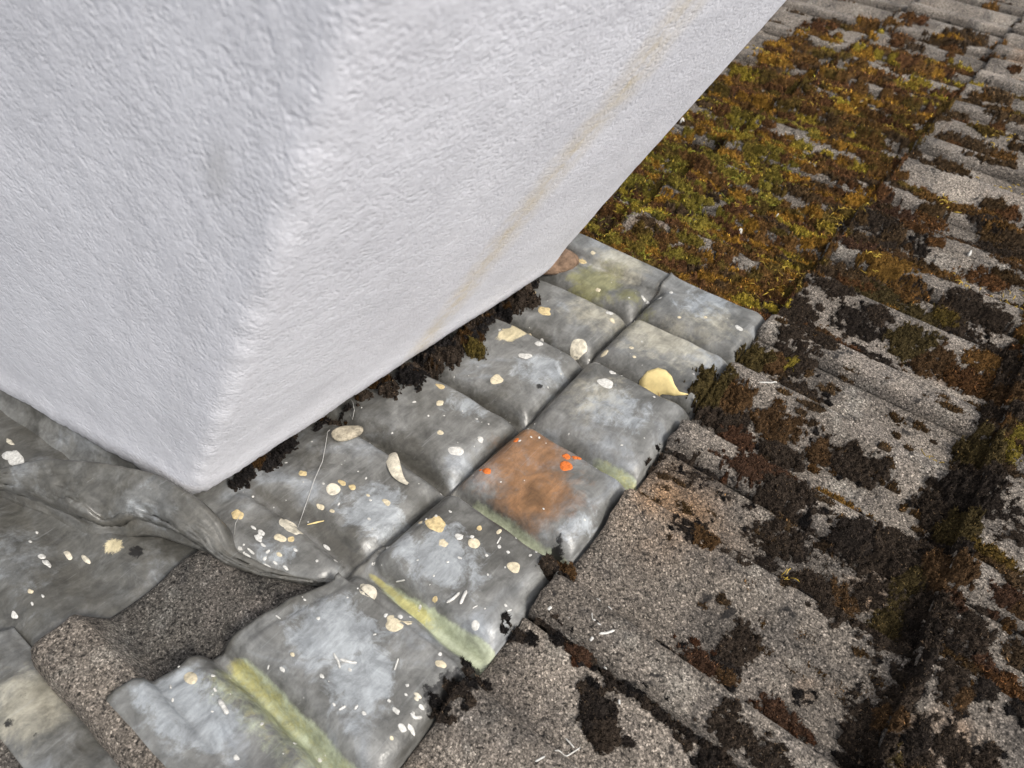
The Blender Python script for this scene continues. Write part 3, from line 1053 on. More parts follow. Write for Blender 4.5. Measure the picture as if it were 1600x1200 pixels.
def moss_obj(name, blobs, base, res, tufts, seed, origin, **kw):
    V, f, c = moss_mesh(blobs, base, res, tufts, seed=seed, **kw)
    return obj(name, V, f, M_MOSS, origin=origin, attrs={'moss_col': c})


near = [
    (0.739,-0.155,0.0214,0.0198,DARK,.010), (0.729,-0.085,0.0261,0.0240,DARK), (0.763,-0.107,0.0288,0.0252,BROWN), (0.650,-0.107,0.0358,0.0109,RED,.006), (0.611,-0.170,0.0309,0.0126,DARK,.004), (0.617,-0.142,0.0196,0.0126,BLACK,.004),
    (0.569,-0.117,0.0057,0.0068,BLACK,.003), (0.530,-0.128,0.0113,0.0120,BLACK,.004),
    (0.670,-0.082,0.0368,0.0177,RED,.007), (0.653,-0.055,0.0298,0.0235,DARK), (0.649,-0.045,0.0154,0.0169,BLACK,.008), (0.771,-0.008,0.0411,0.0209,DARK), (0.764,-0.043,0.0166,0.0173,BROWN), (0.703,0.002,0.0319,0.0134,GOLD,.009), (0.697,0.023,0.0163,0.0110,RED,.007),
    (0.597,-0.040,0.0269,0.0216,DARK), (0.604,-0.017,0.0158,0.0235,BLACK,.008), (0.586,-0.063,0.0096,0.0176,DARK,.006), (0.562,-0.034,0.0208,0.0130,BLACK,.007), (0.556,-0.009,0.0164,0.0127,DARK,.007), (0.570,0.025,0.0222,0.0219,DARK), (0.580,0.050,0.0241,0.0237,BROWN), (0.641,0.041,0.0256,0.0261,BLACK,.010), (0.649,0.071,0.0274,0.0340,DARK,.012),
    (0.602,0.070,0.0360,0.0335,DARK,.012), (0.611,0.101,0.0292,0.0333,OLIVE,.012), (0.542,0.085,0.0292,0.0201,DARK,.012), (0.579,0.097,0.0286,0.0264,OLIVE,.012), (0.533,0.045,0.0175,0.0136,DARK),
    (0.409,-0.041,0.0221,0.0117,RED,.008), (0.414,-0.016,0.0136,0.0102,BROWN,.007), (0.445,-0.009,0.0081,0.0076,BLACK,.004),
    (0.310,-0.109,0.0069,0.0090,BLACK,.005), (0.410,0.044,0.0241,0.0138,RED,.010), (0.350,0.041,0.0277,0.0149,DARK,.010), (0.319,0.015,0.0149,0.0096,BLACK,.008),
    (0.452,0.112,0.0150,0.0366,DARK,.012), (0.428,0.128,0.0172,0.0199,OLIVE,.011), (0.404,0.115,0.0142,0.0167,BLACK,.010), (0.520,0.113,0.0064,0.0126,DARK,.006), (0.495,0.099,0.0064,0.0107,BLACK,.005), (0.463,0.097,0.0093,0.0116,BLACK,.006), (0.444,0.055,0.0048,0.0073,BLACK,.004),
    # along the butt of the next course
    (1.112,0.133,0.0272,0.0705,DARK,.016), (1.036,0.137,0.0259,0.0483,BROWN,.016), (0.966,0.122,0.0222,0.0358,DARK,.016), (0.898,0.122,0.0240,0.0356,OLIVE,.017), (0.917,0.145,0.0238,0.0222,YEL,.012), (0.850,0.124,0.0205,0.0334,DARK,.016), (0.800,0.119,0.0225,0.0313,BLACK,.016), (0.764,0.106,0.0288,0.0254,DARK,.013),
    (0.748,0.123,0.0191,0.0313,OLIVE,.016), (0.700,0.113,0.0248,0.0294,DARK,.014), (0.700,0.127,0.0147,0.0291,BLACK,.016), (0.657,0.127,0.0201,0.0273,BROWN,.016), (0.610,0.125,0.0205,0.0254,DARK,.016), (0.632,0.139,0.0137,0.0167,RED,.014), (0.575,0.127,0.0154,0.0223,BLACK,.017), (0.550,0.124,0.0151,0.0231,DARK,.017),
    (0.520,0.129,0.0105,0.0219,BLACK,.017), (0.491,0.127,0.0112,0.0193,DARK,.016), (0.463,0.126,0.0109,0.0184,BROWN,.016), (0.434,0.126,0.0125,0.0188,DARK,.016), (0.408,0.125,0.0122,0.0167,BLACK,.016),
    # on the tiles to the right of it
    (0.938,0.153,0.0212,0.0198,YEL,.009), (0.656,0.182,0.0178,0.0131,RED,.009), (0.652,0.201,0.0163,0.0128,BROWN,.009), (0.606,0.167,0.0206,0.0192,DARK,.010), (0.586,0.159,0.0161,0.0170,BLACK,.008), (0.584,0.189,0.0155,0.0099,RED,.007), (0.523,0.158,0.0132,0.0199,DARK,.009), (0.514,0.171,0.0089,0.0119,BROWN,.008), (0.535,0.186,0.0089,0.0122,BLACK,.007),
    (0.534,0.218,0.0076,0.0074,BLACK,.005), (0.473,0.181,0.0140,0.0178,DARK,.010), (0.462,0.153,0.0096,0.0234,BLACK,.009), (0.442,0.163,0.0111,0.0158,DARK,.008), (0.476,0.207,0.0109,0.0121,DARK), (0.776,0.180,0.0245,0.0112,DARK,.006), (0.793,0.157,0.0229,0.0163,BLACK,.006),
    # the joints between rolls
    (0.335,-0.139,0.0147,0.0055,RED,.007), (0.333,-0.098,0.0128,0.0053,BLACK,.006), (0.339,-0.170,0.0141,0.0035,BLACK,.004), (0.335,-0.071,0.0102,0.0039,BLACK,.005), (0.334,-0.040,0.0141,0.0045,BLACK,.005), (0.334,-0.020,0.0116,0.0044,BLACK,.004), (0.392,-0.074,0.0155,0.0043,BLACK,.004), (0.534,-0.090,0.0136,0.0046,DARK,.004), (0.528,-0.060,0.0157,0.0063,DARK,.005), (0.535,-0.019,0.0188,0.0053,BLACK,.004),
    (0.631,-0.185,0.0238,0.0054,BLACK,.004), (0.616,-0.108,0.0292,0.0062,BLACK,.004), (0.651,-0.034,0.0236,0.0063,BLACK,.004),
    # on the edge of the lead
    (0.250,-0.202,0.0099,0.0061,BLACK,.006), (0.226,-0.203,0.0133,0.0094,BLACK,.005), (0.204,-0.204,0.0083,0.0056,BLACK,.004), (0.316,-0.200,0.0104,0.0048,BLACK,.004), 
    # upper part of this course
    (1.030,-0.198,0.0395,0.0313,DARK), (1.072,-0.231,0.0412,0.0364,BROWN), (1.010,-0.169,0.0287,0.0272,DARK,.009), (1.004,-0.126,0.0333,0.0235,BROWN,.010), (0.949,-0.156,0.0239,0.0254,DARK,.008), (0.969,-0.119,0.0181,0.0226,DARK,.008), (1.065,-0.092,0.0371,0.0214,BLACK,.008), (1.090,-0.074,0.0185,0.0182,DARK,.008), (1.012,-0.056,0.0264,0.0201,BLACK,.008),
    (1.070,-0.011,0.0350,0.0282,OLIVE,.011), (1.057,0.020,0.0339,0.0276,BROWN,.011), (0.999,-0.038,0.0224,0.0164,DARK,.007), (0.869,-0.107,0.0254,0.0143,DARK,.007), (0.918,-0.135,0.0267,0.0305,DARK,.009), (1.122,-0.157,0.0300,0.0267,DARK,.009), (1.292,-0.157,0.0538,0.0404,RED,.013), (1.253,-0.106,0.0409,0.0389,GOLD,.012), (1.178,-0.106,0.0396,0.0321,OLIVE,.011),
    (1.148,-0.071,0.0285,0.0194,GOLD,.010), (1.394,-0.176,0.0454,0.0296,DARK,.009), (1.353,-0.135,0.0392,0.0285,DARK,.009), (1.334,-0.101,0.0317,0.0326,BROWN,.009), (1.358,-0.080,0.0147,0.0333,BLACK,.007), (1.479,-0.171,0.0468,0.0319,RED,.010), (1.174,-0.028,0.0411,0.0198,OLIVE,.010), (1.178,0.030,0.0305,0.0274,DARK,.009), (1.155,0.054,0.0261,0.0266,BLACK,.009), (1.146,0.092,0.0336,0.0298,DARK,.011),
    (1.239,0.036,0.0331,0.0209,DARK,.009), (1.231,0.067,0.0269,0.0246,DARK,.009), (1.220,-0.071,0.0295,0.0167,DARK,.007), (1.442,-0.050,0.0428,0.0257,BROWN,.009), (1.469,0.033,0.0513,0.0365,DARK,.011), (1.432,0.071,0.0394,0.0350,BROWN,.011), (1.544,-0.004,0.0434,0.0280,DARK,.009),
]

CUSH = [
    ('domed olive brown moss cushion overhanging the lead edge below the pale leaf', [(0.766,-0.201,0.0295,0.0336,OLIVE,0.0120), (0.768,-0.178,0.0273,0.0284,BROWN,0.0114), (0.739,-0.183,0.0320,0.0200,DARK,0.0090)]),
    ('low red brown moss tuft in the joint just above the smooth tile roll', [(0.720,-0.147,0.0242,0.0193,RED,0.0072), (0.722,-0.166,0.0164,0.0146,DARK,0.0066)]),
    ('olive moss cushion beside the upper end of the lead, between two tile rolls', [(0.888,-0.187,0.0220,0.0268,OLIVE,0.0102), (0.890,-0.168,0.0180,0.0208,BROWN,0.0084)]),
    ('tiny bright yellow moss tuft on bare tile above the domed cushion', [(0.907,-0.143,0.0107,0.0136,YEL,0.0072)]),
    ('dark moss clump at the lead edge below the orange stained pillow', [(0.392,-0.217,0.0098,0.0094,DARK,0.0084), (0.411,-0.206,0.0155,0.0096,BROWN,0.0078), (0.396,-0.206,0.0139,0.0070,BLACK,0.0072)]),
    ('lone round black moss patch on the big bare tile at the bottom', [(0.299,-0.091,0.0145,0.0174,BLACK,0.0048), (0.291,-0.079,0.0131,0.0146,DARK,0.0060), (0.302,-0.103,0.0080,0.0126,BLACK,0.0036), (0.296,-0.059,0.0075,0.0055,BLACK,0.0024)]),
    ('two-toned moss patch, black and tan brown, on the tan stained tile', [(0.523,-0.116,0.0124,0.0146,BLACK,0.0048), (0.535,-0.103,0.0165,0.0221,BROWN,0.0060)]),
    ('large dark moss patch in the middle of the wide tile pan', [(0.452,-0.023,0.0118,0.0264,DARK,0.0060), (0.446,-0.008,0.0115,0.0198,DARK,0.0066), (0.424,-0.014,0.0171,0.0103,BLACK,0.0048)]),
    ('ragged dark moss patch running off the bottom of the frame', [(0.353,0.005,0.0125,0.0218,DARK,0.0066), (0.345,0.022,0.0152,0.0162,DARK,0.0066), (0.335,0.005,0.0102,0.0161,BLACK,0.0054)]),
]
for idx, (lb, bl) in enumerate(CUSH):
    bl = [(*b_[:4], b_[4] * .65 + DARK * .35, *b_[5:]) for b_ in bl]
    c = (-bl[0][0], bl[0][1], float(any_top(bl[0][0], bl[0][1])))
    o = moss_obj('moss_cushion', bl, any_top, 0.0013, 2.6e6, 300 + idx, c, blade=(.0022, .0009))
    tag(o, lb, 'moss', 'moss cushions on the tiles and lead')

# the random growth further off
def scatter(n, xr, vr, cols, wts, rad, hh, keep, seed):
    r = np.random.default_rng(seed)
    res = []
    for _ in range(n):
        x, v = r.uniform(*xr), r.uniform(*vr)
        if r.random() > keep(x, v):
            continue
        s = (x - X0) % (W / 2)
        rr = r.uniform(*rad)
        res.append((x, v, rr * r.uniform(1.0, 2.4), rr * r.uniform(.55, .9), cols[r.choice(len(cols), p=wts)] * r.uniform(.7, 1.3), hh * r.uniform(.6, 1.3)))
    return res


def pan(x):
    """1 in the pans, lower on the rolls."""
    h = float(prof((x - X0) % W))
    return 1.0 - 0.75 * min(1, h / .0235)


def clear_lead(x, v):
    return 0.0 if (x < 1.0 and v < V_C + .01) else 1.0


dense = scatter(3000, (.99, 2.75), (-.72, -.22), [DARK, RED, BROWN, OLIVE, GOLD, YEL], [.08, .22, .26, .16, .20, .08], (.007, .023), .013,
                lambda x, v: clear_lead(x, v) * (0.30 + 0.7 * pan(x)) * (1.0 if x < 2.0 else max(.05, 1 - (x - 2.0) / .75)), 5)
LIME = np.array((0.150, 0.128, 0.022))
rl = np.random.default_rng(55)
dense = [(*b[:4], LIME * rl.uniform(.6, 1.3) if (b[0] < 1.75 and b[1] < -.36 and rl.random() < .34) else b[4], *b[5:]) for b in dense]
mid = scatter(900, (1.0, 3.2), (-.205, .14), [DARK, RED, BROWN, OLIVE, BLACK], [.42, .18, .14, .10, .16], (.009, .026), .011,
              lambda x, v: (.09 + .50 * pan(x)) * (1.0 if x < 2.3 else .35) * (.75 if x > 1.25 else .35), 6)
mid2 = scatter(260, (.45, 1.0), (-.19, .14), [BLACK, DARK], [.6, .4], (.003, .009), .004, lambda x, v: .3 + .3 * pan(x), 16)
far = scatter(620, (2.4, 5.2), (-.95, .30), [DARK, BROWN, BLACK, RED], [.5, .2, .2, .1], (.012, .034), .011, lambda x, v: .02 + .26 * pan(x), 7)
joint = []
rj = np.random.default_rng(8)
for k_, dens_ in ((0, .8), (1, .85), (-1, .85), (-2, .7)):
    for x in np.arange(1.02 if k_ != 1 else .95, 5.0, .021):
        if rj.random() < dens_ * (1 if x < 2.3 else .35):
            joint.append((x, course_v(k_) - rj.uniform(.002, .012), rj.uniform(.006, .018), rj.uniform(.008, .017), [DARK, BROWN, OLIVE, BLACK, RED][rj.integers(5)], rj.uniform(.010, .018)))
for v in np.arange(-.62, -.215, .0045):
    joint.append((1.0 + rj.uniform(-.008, .085), v, rj.uniform(.012, .024), rj.uniform(.008, .016), [DARK, BROWN, OLIVE, RED, GOLD][rj.integers(5)], rj.uniform(.010, .016)))
rgt = scatter(420, (-.1, 1.3), (.13, .62), [DARK, RED, BROWN, BLACK, OLIVE], [.4, .18, .16, .16, .1], (.008, .026), .010, lambda x, v: .10 + .35 * pan(x), 9)

carp = []
rc_ = np.random.default_rng(77)
for b in near:
    h_ = b[5] if len(b) > 5 else .011
    carp.append((b[0], b[1], b[2] * 1.06, b[3] * 1.06, b[4] * .55 + DARK * .5, h_ * (.62 if h_ < .0155 else .92)))
    for _ in range(7):
        an, dd_ = rc_.uniform(0, 6.28), rc_.uniform(.8, 1.75)
        q_ = rc_.uniform(.0018, .0055)
        carp.append((b[0] + b[3] * dd_ * math.cos(an), b[1] + b[2] * dd_ * math.sin(an), q_ * rc_.uniform(.8, 1.5), q_, [DARK, BLACK, b[4] * .7][rc_.integers(3)], .003))
carp = [b for b in carp if b[1] > V_C - .004 or b[0] < .6]
Vn, fn, cn = moss_mesh(carp, any_top, 0.0015, 2.4e6, blade=(.0030, .0009), seed=41)
mid_b = [b for b in dense + mid + mid2 + joint if b[0] < 2.0 and not (b[0] - b[3] * .8 < .965 and b[1] < V_C)] + rgt
Vm, fm, cm = moss_mesh(mid_b, any_top, 0.0024, 6.5e5, blade=(.0045, .0016), seed=42, hfac=.72, glint=.12, mixc=.55)
far_b = [b for b in dense + mid + joint + far if b[0] >= 2.0]
Vf, ff, cf = moss_mesh(far_b, any_top, 0.0045, 1.2e5, blade=(.0070, .0030), seed=43, hfac=.8, glint=.14, mixc=.55)
V = np.concatenate([Vn, Vm, Vf])
F = np.concatenate([fn, fm + len(Vn), ff + len(Vn) + len(Vm)])
carpet = obj('moss_carpet', V, F, M_MOSS, origin=(-1.2, 0, 0), attrs={'moss_col': np.concatenate([cn, cm, cf])}, kind='stuff')
tag(carpet, 'brown, red and olive moss spread over the tiles and along their joints', 'moss')


def tubes(lines, rad, sides=4):
    """Thin strands through lists of roof-frame points (x, v, w)."""
    Vs, Fs, own, n0 = [], [], [], 0
    for li, ln in enumerate(lines):
        ln = np.asarray(ln, float).copy()
        ln[:, 0] *= -1
        rr = rad[li] if hasattr(rad, '__len__') else rad
        m = len(ln)
        tg = np.gradient(ln, axis=0)
        tg /= np.linalg.norm(tg, axis=1)[:, None] + 1e-12
        up = np.array([0.31, 0.2, 0.93])
        s1 = np.cross(tg, up)
        s1 /= np.linalg.norm(s1, axis=1)[:, None] + 1e-12
        s2 = np.cross(tg, s1)
        taper = np.minimum(1, np.minimum(np.arange(m) + .6, m - np.arange(m) - .4) / 1.5)
        for q_ in range(sides):
            an = 2 * math.pi * q_ / sides
            Vs.append(ln + (s1 * math.cos(an) + s2 * math.sin(an)) * (rr * taper)[:, None])
        for q_ in range(sides):
            for j in range(m - 1):
                aa, bb = n0 + q_ * m + j, n0 + ((q_ + 1) % sides) * m + j
                Fs.append((aa, aa + 1, bb + 1, bb))
        own += [li] * (m * sides)
        n0 += m * sides
    return np.concatenate(Vs), np.array(Fs), np.array(own)


# bright shoots in the thick moss
rs = np.random.default_rng(12)
lines, cols_ = [], []
centres = [((2.1608,-0.7066), 40, .05), ((2.1540,-0.7917), 30, .05), ((1.1337,-0.5477), 46, .045), ((1.3446,-0.5709), 34, .05), ((1.0183,-0.5398), 40, .035), ((1.2543,-0.5664), 30, .05), ((1.9449,-0.4552), 34, .06), ((2.0238,-0.4326), 26, .05), ((1.8934,-0.2533), 34, .04), ((1.9318,-0.2937), 22, .04), ((1.4852,-0.3692), 26, .03),
           ((1.0863,-0.2424), 34, .03), ((1.1422,-0.2363), 20, .03), ((2.0157,-0.0813), 34, .04), ((1.6154,-0.3830), 20, .04), ((1.5106,-0.5479), 30, .05), ((1.3176,-0.3753), 26, .04), ((1.3564,-0.2373), 26, .03), ((1.3980,-0.2266), 20, .03), ((1.3036,0.0129), 22, .02), ((1.3125,0.0812), 26, .025), ((1.5390,-0.0840), 14, .02), ((1.6928,-0.6679), 26, .05), ((1.4686,-0.6687), 30, .05),
           ((1.2603,-0.4029), 20, .04), ((1.1618,-0.4609), 26, .03), ((1.0205,-0.4559), 24, .02), ((1.7659,-0.0092), 20, .03), ((1.2346,-0.1283), 14, .015), ((0.8512,0.0738), 10, .01), ((0.5540,-0.0084), 8, .006), ((1.4033,-0.4399), 30, .04)]
for (c, n_, sp) in centres:
    greenish = c[0] < 1.6 and c[1] < -.35
    for _ in range(n_):
        x, v = rs.normal(c[0], sp * .8), rs.normal(c[1], sp * .6)
        if x < 1.0 and v < V_C:
            continue
        az = rs.uniform(0, 2 * math.pi)
        ln_ = rs.uniform(.004, .014)
        bend = rs.uniform(-1.5, 1.5)
        w0 = float(any_top(x, v)) + rs.uniform(.005, .012)
        pts_ = []
        for s in np.linspace(0, 1, 5):
            pts_.append((x + ln_ * s * math.cos(az + bend * s), v + ln_ * s * math.sin(az + bend * s), w0 + .004 * math.sin(s * 2.2)))
        lines.append(pts_)
        base_c = np.array([.30, .30, .035]) if greenish and rs.random() < .6 else np.array([.50, .34, .05])
        cols_.append(base_c * rs.uniform(.55, 1.25))
Vt, Ft, own = tubes(lines, [0.0006 + 0.0006 * float(np.clip(l[0][0] - .9, 0, 2.2)) for l in lines], 3)
sh = obj('moss_shoots', Vt, Ft, M_SHOOT, origin=(-1.2, -.3, 0), attrs={'moss_col': np.array(cols_)[own]}, kind='stuff')
tag(sh, 'yellow and lime shoots straggling through the thick moss', 'moss')

# dead moss fallen along the chimney foot
def strip_blobs(pix, n, seed, spread, rad, h):
    r = np.random.default_rng(seed)
    pts_ = np.array(pix)
    res = []
    for _ in range(n):
        t = r.random() * (len(pts_) - 1)
        i_ = int(t)
        p_ = pts_[i_] * (1 - t + i_) + pts_[min(i_ + 1, len(pts_) - 1)] * (t - i_)
        rr = r.uniform(*rad)
        cc = [BLACK, DARK, DARK * 1.5, BROWN * .4, BLACK][r.integers(5)]
        res.append((p_[0] + r.normal(0, spread), p_[1] + r.normal(0, spread * .8), rr * r.uniform(.8, 1.2), rr, cc * r.uniform(.7, 1.3), h * r.uniform(.5, 1.2)))
    return res


lt = lambda x, v: lead_top(x, np.minimum(v, -.3))
sb = strip_blobs([(0.7995,-0.5487), (0.7505,-0.5499), (0.6800,-0.5447), (0.6089,-0.5471), (0.5470,-0.5533)], 110, 21, .012, (.006, .016), .011)
sb += [(0.625,-0.509,0.0168,0.0150,OLIVE,.012), (0.520,-0.539,0.0226,0.0164,BLACK,.010), (0.489,-0.545,0.0184,0.0118,DARK,.008), (0.595,-0.534,0.0233,0.0179,DARK,.012), (0.769,-0.533,0.0227,0.0244,DARK,.012)]
o = moss_obj('dead_moss', sb, lt, 0.0014, 2.0e6, 51, (-(0.6558,-0.5374)[0], (0.6558,-0.5374)[1], .01), blade=(.0024, .0010))
tag(o, 'long crumbling ridge of dark dead moss under the middle of the chimney foot', 'moss')
sb = strip_blobs([(0.3391,-0.5847), (0.3127,-0.5838), (0.2749,-0.5846)], 34, 22, .010, (.006, .015), .008)
o = moss_obj('dead_moss', sb, lt, 0.0016, 2.0e6, 52, (-(0.3082,-0.5789)[0], (0.3082,-0.5789)[1], .01), blade=(.0022, .0010))
tag(o, 'small black patch of dead moss by the near corner of the chimney', 'moss')
sb = strip_blobs([(0.5061,-0.5762), (0.4491,-0.5681), (0.3846,-0.5717)], 30, 23, .006, (.003, .008), .006)
o = moss_obj('dead_moss', sb, lt, 0.0016, 1.1e6, 53, (-(0.4491,-0.5681)[0], (0.4491,-0.5681)[1], .01))
tag(o, 'thin crumbs of dead moss along the chimney foot near the pale pebble', 'moss')

# ------------------------------------------------------------------ paint drops, lichen, litter
def local_r(px_r, x, v):
    return px_r


def disc(cx_, cv_, rx, rv, seed, top=any_top, h=0.0008, lobes=0.18, tail=None, rot=0.0, n=20):
    r = np.random.default_rng(seed)
    ang = np.linspace(0, 2 * np.pi, n, endpoint=False)
    rad = np.ones(n)
    for q_ in range(2, 6):
        rad += lobes * r.normal(0, .5) / q_ * 1.5 * np.cos(q_ * ang + r.uniform(0, 6.28))
    lx, lv = rx * rad * np.cos(ang), rv * rad * np.sin(ang)
    if tail:
        ta, tlen = tail
        w_ = np.clip(np.cos(ang - ta), 0, 1) ** 60
        lx, lv = lx + w_ * tlen * math.cos(ta), lv + w_ * tlen * math.sin(ta)
    cr, sr = math.cos(rot), math.sin(rot)
    lx, lv = lx * cr - lv * sr, lx * sr + lv * cr
    rows_ = []
    for s, hh in ((1.0, -.0002), (.93, h * .55), (.6, h), (.25, h)):
        x_, v_ = cx_ + lx * s, cv_ + lv * s
        rows_.append(np.stack([-x_, v_, top(x_, v_) + hh], -1))
    ctr = np.array([[-cx_, cv_, float(top(cx_, cv_)) + h * 1.05]])
    V_ = np.concatenate(rows_ + [ctr])
    F_ = []
    for k_ in range(3):
        for q_ in range(n):
            q2_ = (q_ + 1) % n
            F_.append((k_ * n + q_, (k_ + 1) * n + q_, (k_ + 1) * n + q2_, k_ * n + q2_))
    for q_ in range(n):
        F_.append((3 * n + q_, 4 * n, 3 * n + (q_ + 1) % n))
    return V_, [tuple(reversed(t_)) for t_ in F_]


# (x, v, radius up the slope, radius along the course, material, tail)
DROPS = [
    (0.204,-0.465,0.0049,0.0019,'W'), (0.209,-0.453,0.0064,0.0019,'W'), (0.204,-0.480,0.0049,0.0020,'W'), (0.226,-0.454,0.0041,0.0020,'C'), (0.217,-0.450,0.0032,0.0013,'W'), (0.205,-0.493,0.0033,0.0020,'W'), (0.220,-0.437,0.0048,0.0013,'W'), (0.240,-0.444,0.0032,0.0014,'W'), (0.223,-0.477,0.0042,0.0013,'W'), (0.231,-0.503,0.0043,0.0014,'W'), (0.232,-0.491,0.0051,0.0027,'W'), (0.210,-0.481,0.0058,0.0013,'W'),
    (0.085,-0.403,0.0090,0.0046,'C'), (0.249,-0.342,0.0095,0.0072,'P'), (0.239,-0.295,0.0103,0.0070,'C'), (0.356,-0.345,0.0118,0.0093,'O'), (0.363,-0.296,0.0067,0.0062,'C'), (0.342,-0.322,0.0053,0.0045,'C'), (0.359,-0.314,0.0046,0.0039,'W'), (0.382,-0.304,0.0031,0.0032,'O'), (0.366,-0.244,0.0071,0.0061,'C'), (0.291,-0.235,0.0046,0.0040,'W'),
    (0.236,-0.232,0.0051,0.0036,'C'), (0.289,-0.287,0.0028,0.0027,'O'), (0.460,-0.405,0.0089,0.0073,'W'), (0.495,-0.394,0.0045,0.0038,'W'), (0.472,-0.441,0.0046,0.0038,'C'), (0.512,-0.477,0.0049,0.0050,'C'), (0.536,-0.497,0.0070,0.0041,'O'), (0.597,-0.448,0.0089,0.0088,'C'), (0.662,-0.447,0.0081,0.0071,'W'), (0.697,-0.448,0.0062,0.0050,'W'), (0.556,-0.433,0.0057,0.0042,'P'),
    (0.240,-0.469,0.0067,0.0048,'C'), (0.226,-0.488,0.0059,0.0034,'W'), (0.231,-0.531,0.0080,0.0055,'O'), (0.246,-0.458,0.0041,0.0034,'O'), (0.318,-0.523,0.0055,0.0039,'O'), (0.298,-0.470,0.0052,0.0030,'C'), (0.324,-0.477,0.0097,0.0070,'P'), (0.337,-0.476,0.0053,0.0032,'O'), (0.340,-0.462,0.0053,0.0032,'O'), (0.349,-0.415,0.0059,0.0032,'C'), (0.268,-0.428,0.0049,0.0021,'W'), (0.302,-0.455,0.0034,0.0022,'C'), (0.259,-0.480,0.0119,0.0071,'P'), (0.257,-0.468,0.0101,0.0063,'P'),
    (0.249,-0.297,0.0028,0.0026,'W'), (0.257,-0.291,0.0014,0.0013,'W'), (0.197,-0.357,0.0021,0.0018,'W'), (0.204,-0.386,0.0015,0.0012,'W'), (0.157,-0.348,0.0027,0.0017,'C'), (0.142,-0.345,0.0034,0.0016,'W'), (0.160,-0.311,0.0026,0.0017,'W'), (0.180,-0.295,0.0020,0.0017,'W'), (0.160,-0.256,0.0024,0.0016,'W'), (0.179,-0.235,0.0042,0.0022,'W'), (0.172,-0.221,0.0041,0.0027,'W'), (0.177,-0.215,0.0041,0.0022,'W'), (0.196,-0.220,0.0030,0.0017,'W'), (0.201,-0.229,0.0043,0.0017,'P'), (0.198,-0.228,0.0024,0.0017,'P'), (0.195,-0.238,0.0018,0.0011,'W'),
    (0.114,-0.269,0.0024,0.0015,'W'), (0.118,-0.267,0.0018,0.0015,'W'), (0.067,-0.313,0.0030,0.0019,'W'), (0.149,-0.283,0.0019,0.0011,'W'), (0.152,-0.275,0.0019,0.0011,'W'), (0.160,-0.222,0.0017,0.0016,'C'), (0.243,-0.239,0.0019,0.0019,'W'), (0.278,-0.299,0.0021,0.0020,'W'), (0.911,-0.365,0.0032,0.0031,'W'),
    (0.738,-0.404,0.0132,0.0103,'P'), (0.714,-0.358,0.0106,0.0087,'W'), (0.701,-0.326,0.0047,0.0037,'W'), (0.677,-0.322,0.0110,0.0083,'W'), (0.743,-0.363,0.0049,0.0052,'C'), (0.830,-0.408,0.0053,0.0043,'W'), (0.819,-0.396,0.0042,0.0042,'C'), (0.925,-0.520,0.0072,0.0048,'O'), (0.936,-0.508,0.0047,0.0032,'C'), (0.910,-0.388,0.0065,0.0031,'W'), (0.931,-0.356,0.0032,0.0032,'W'), (0.915,-0.232,0.0058,0.0046,'W'), (0.907,-0.284,0.0030,0.0031,'C'), (0.881,-0.315,0.0030,0.0030,'C'), (0.770,-0.335,0.0039,0.0027,'C'), (0.754,-0.321,0.0029,0.0026,'C'),
    (0.875,-0.457,0.0045,0.0030,'C'), (0.799,-0.535,0.0080,0.0042,'O'), (0.727,-0.464,0.0042,0.0039,'W'), (0.725,-0.486,0.0054,0.0051,'C'), (0.769,-0.489,0.0110,0.0094,'O'), (0.359,-0.313,0.0030,0.0039,'W'), (0.392,-0.284,0.0023,0.0040,'C'), (0.377,-0.272,0.0022,0.0023,'W'), (0.368,-0.303,0.0023,0.0023,'W'), (0.339,-0.296,0.0022,0.0015,'W'), (0.377,-0.260,0.0022,0.0016,'W'), (0.360,-0.276,0.0022,0.0015,'W'), (0.349,-0.362,0.0024,0.0023,'C'), (0.285,-0.373,0.0023,0.0021,'W'), (0.343,-0.439,0.0026,0.0016,'C'), (0.320,-0.414,0.0025,0.0015,'W'), (0.297,-0.392,0.0024,0.0015,'W'), (0.262,-0.406,0.0024,0.0021,'W'), (0.410,-0.394,0.0026,0.0017,'W'),
]
MATS = {'C': M_CREAM, 'W': M_WHITE, 'O': M_OLDPAINT, 'P': M_PETAL}
for q_, (x, v, ra, rc, mk) in enumerate(DROPS):
    tail = None
    if q_ == 14:
        e_ = (0.2655,-0.2767)
        tail = (math.atan2(e_[1] - v, e_[0] - x), math.hypot(e_[1] - v, e_[0] - x) - .009)
    if mk == 'O' and ra > .011:
        lob = .35
    else:
        lob = .24
    Vd, Fd = disc(x, v, rc * 1.05, ra * 1.05, 400 + q_, lead_top, .0004 if ra > .004 else .0003, lob, tail, n=72 if tail else 22 if ra > .005 else 12)
    on_cover = v > float(v_crease(x))
    obj('paint_drop', Vd, Fd, MATS[mk], cover if on_cover else apron, FO)
# lichen on the orange pillow
for q_, (x, v, ra, rc) in enumerate([(0.518,-0.280,0.0081,0.0077,0)[:4], (0.531,-0.288,0.0058,0.0039,0)[:4], (0.536,-0.279,0.0033,0.0029,0)[:4], (0.539,-0.275,0.0033,0.0030,0)[:4], (0.454,-0.351,0.0059,0.0045,0)[:4], (0.515,-0.353,0.0035,0.0039,0)[:4], (0.453,-0.360,0.0017,0.0018,0)[:4]]):
    Vd, Fd = disc(x, v, rc, ra, 700 + q_, lead_top, .0010, .4, n=20)
    o = obj('lichen_spot', Vd, Fd, M_ORANGE, cover, FO)
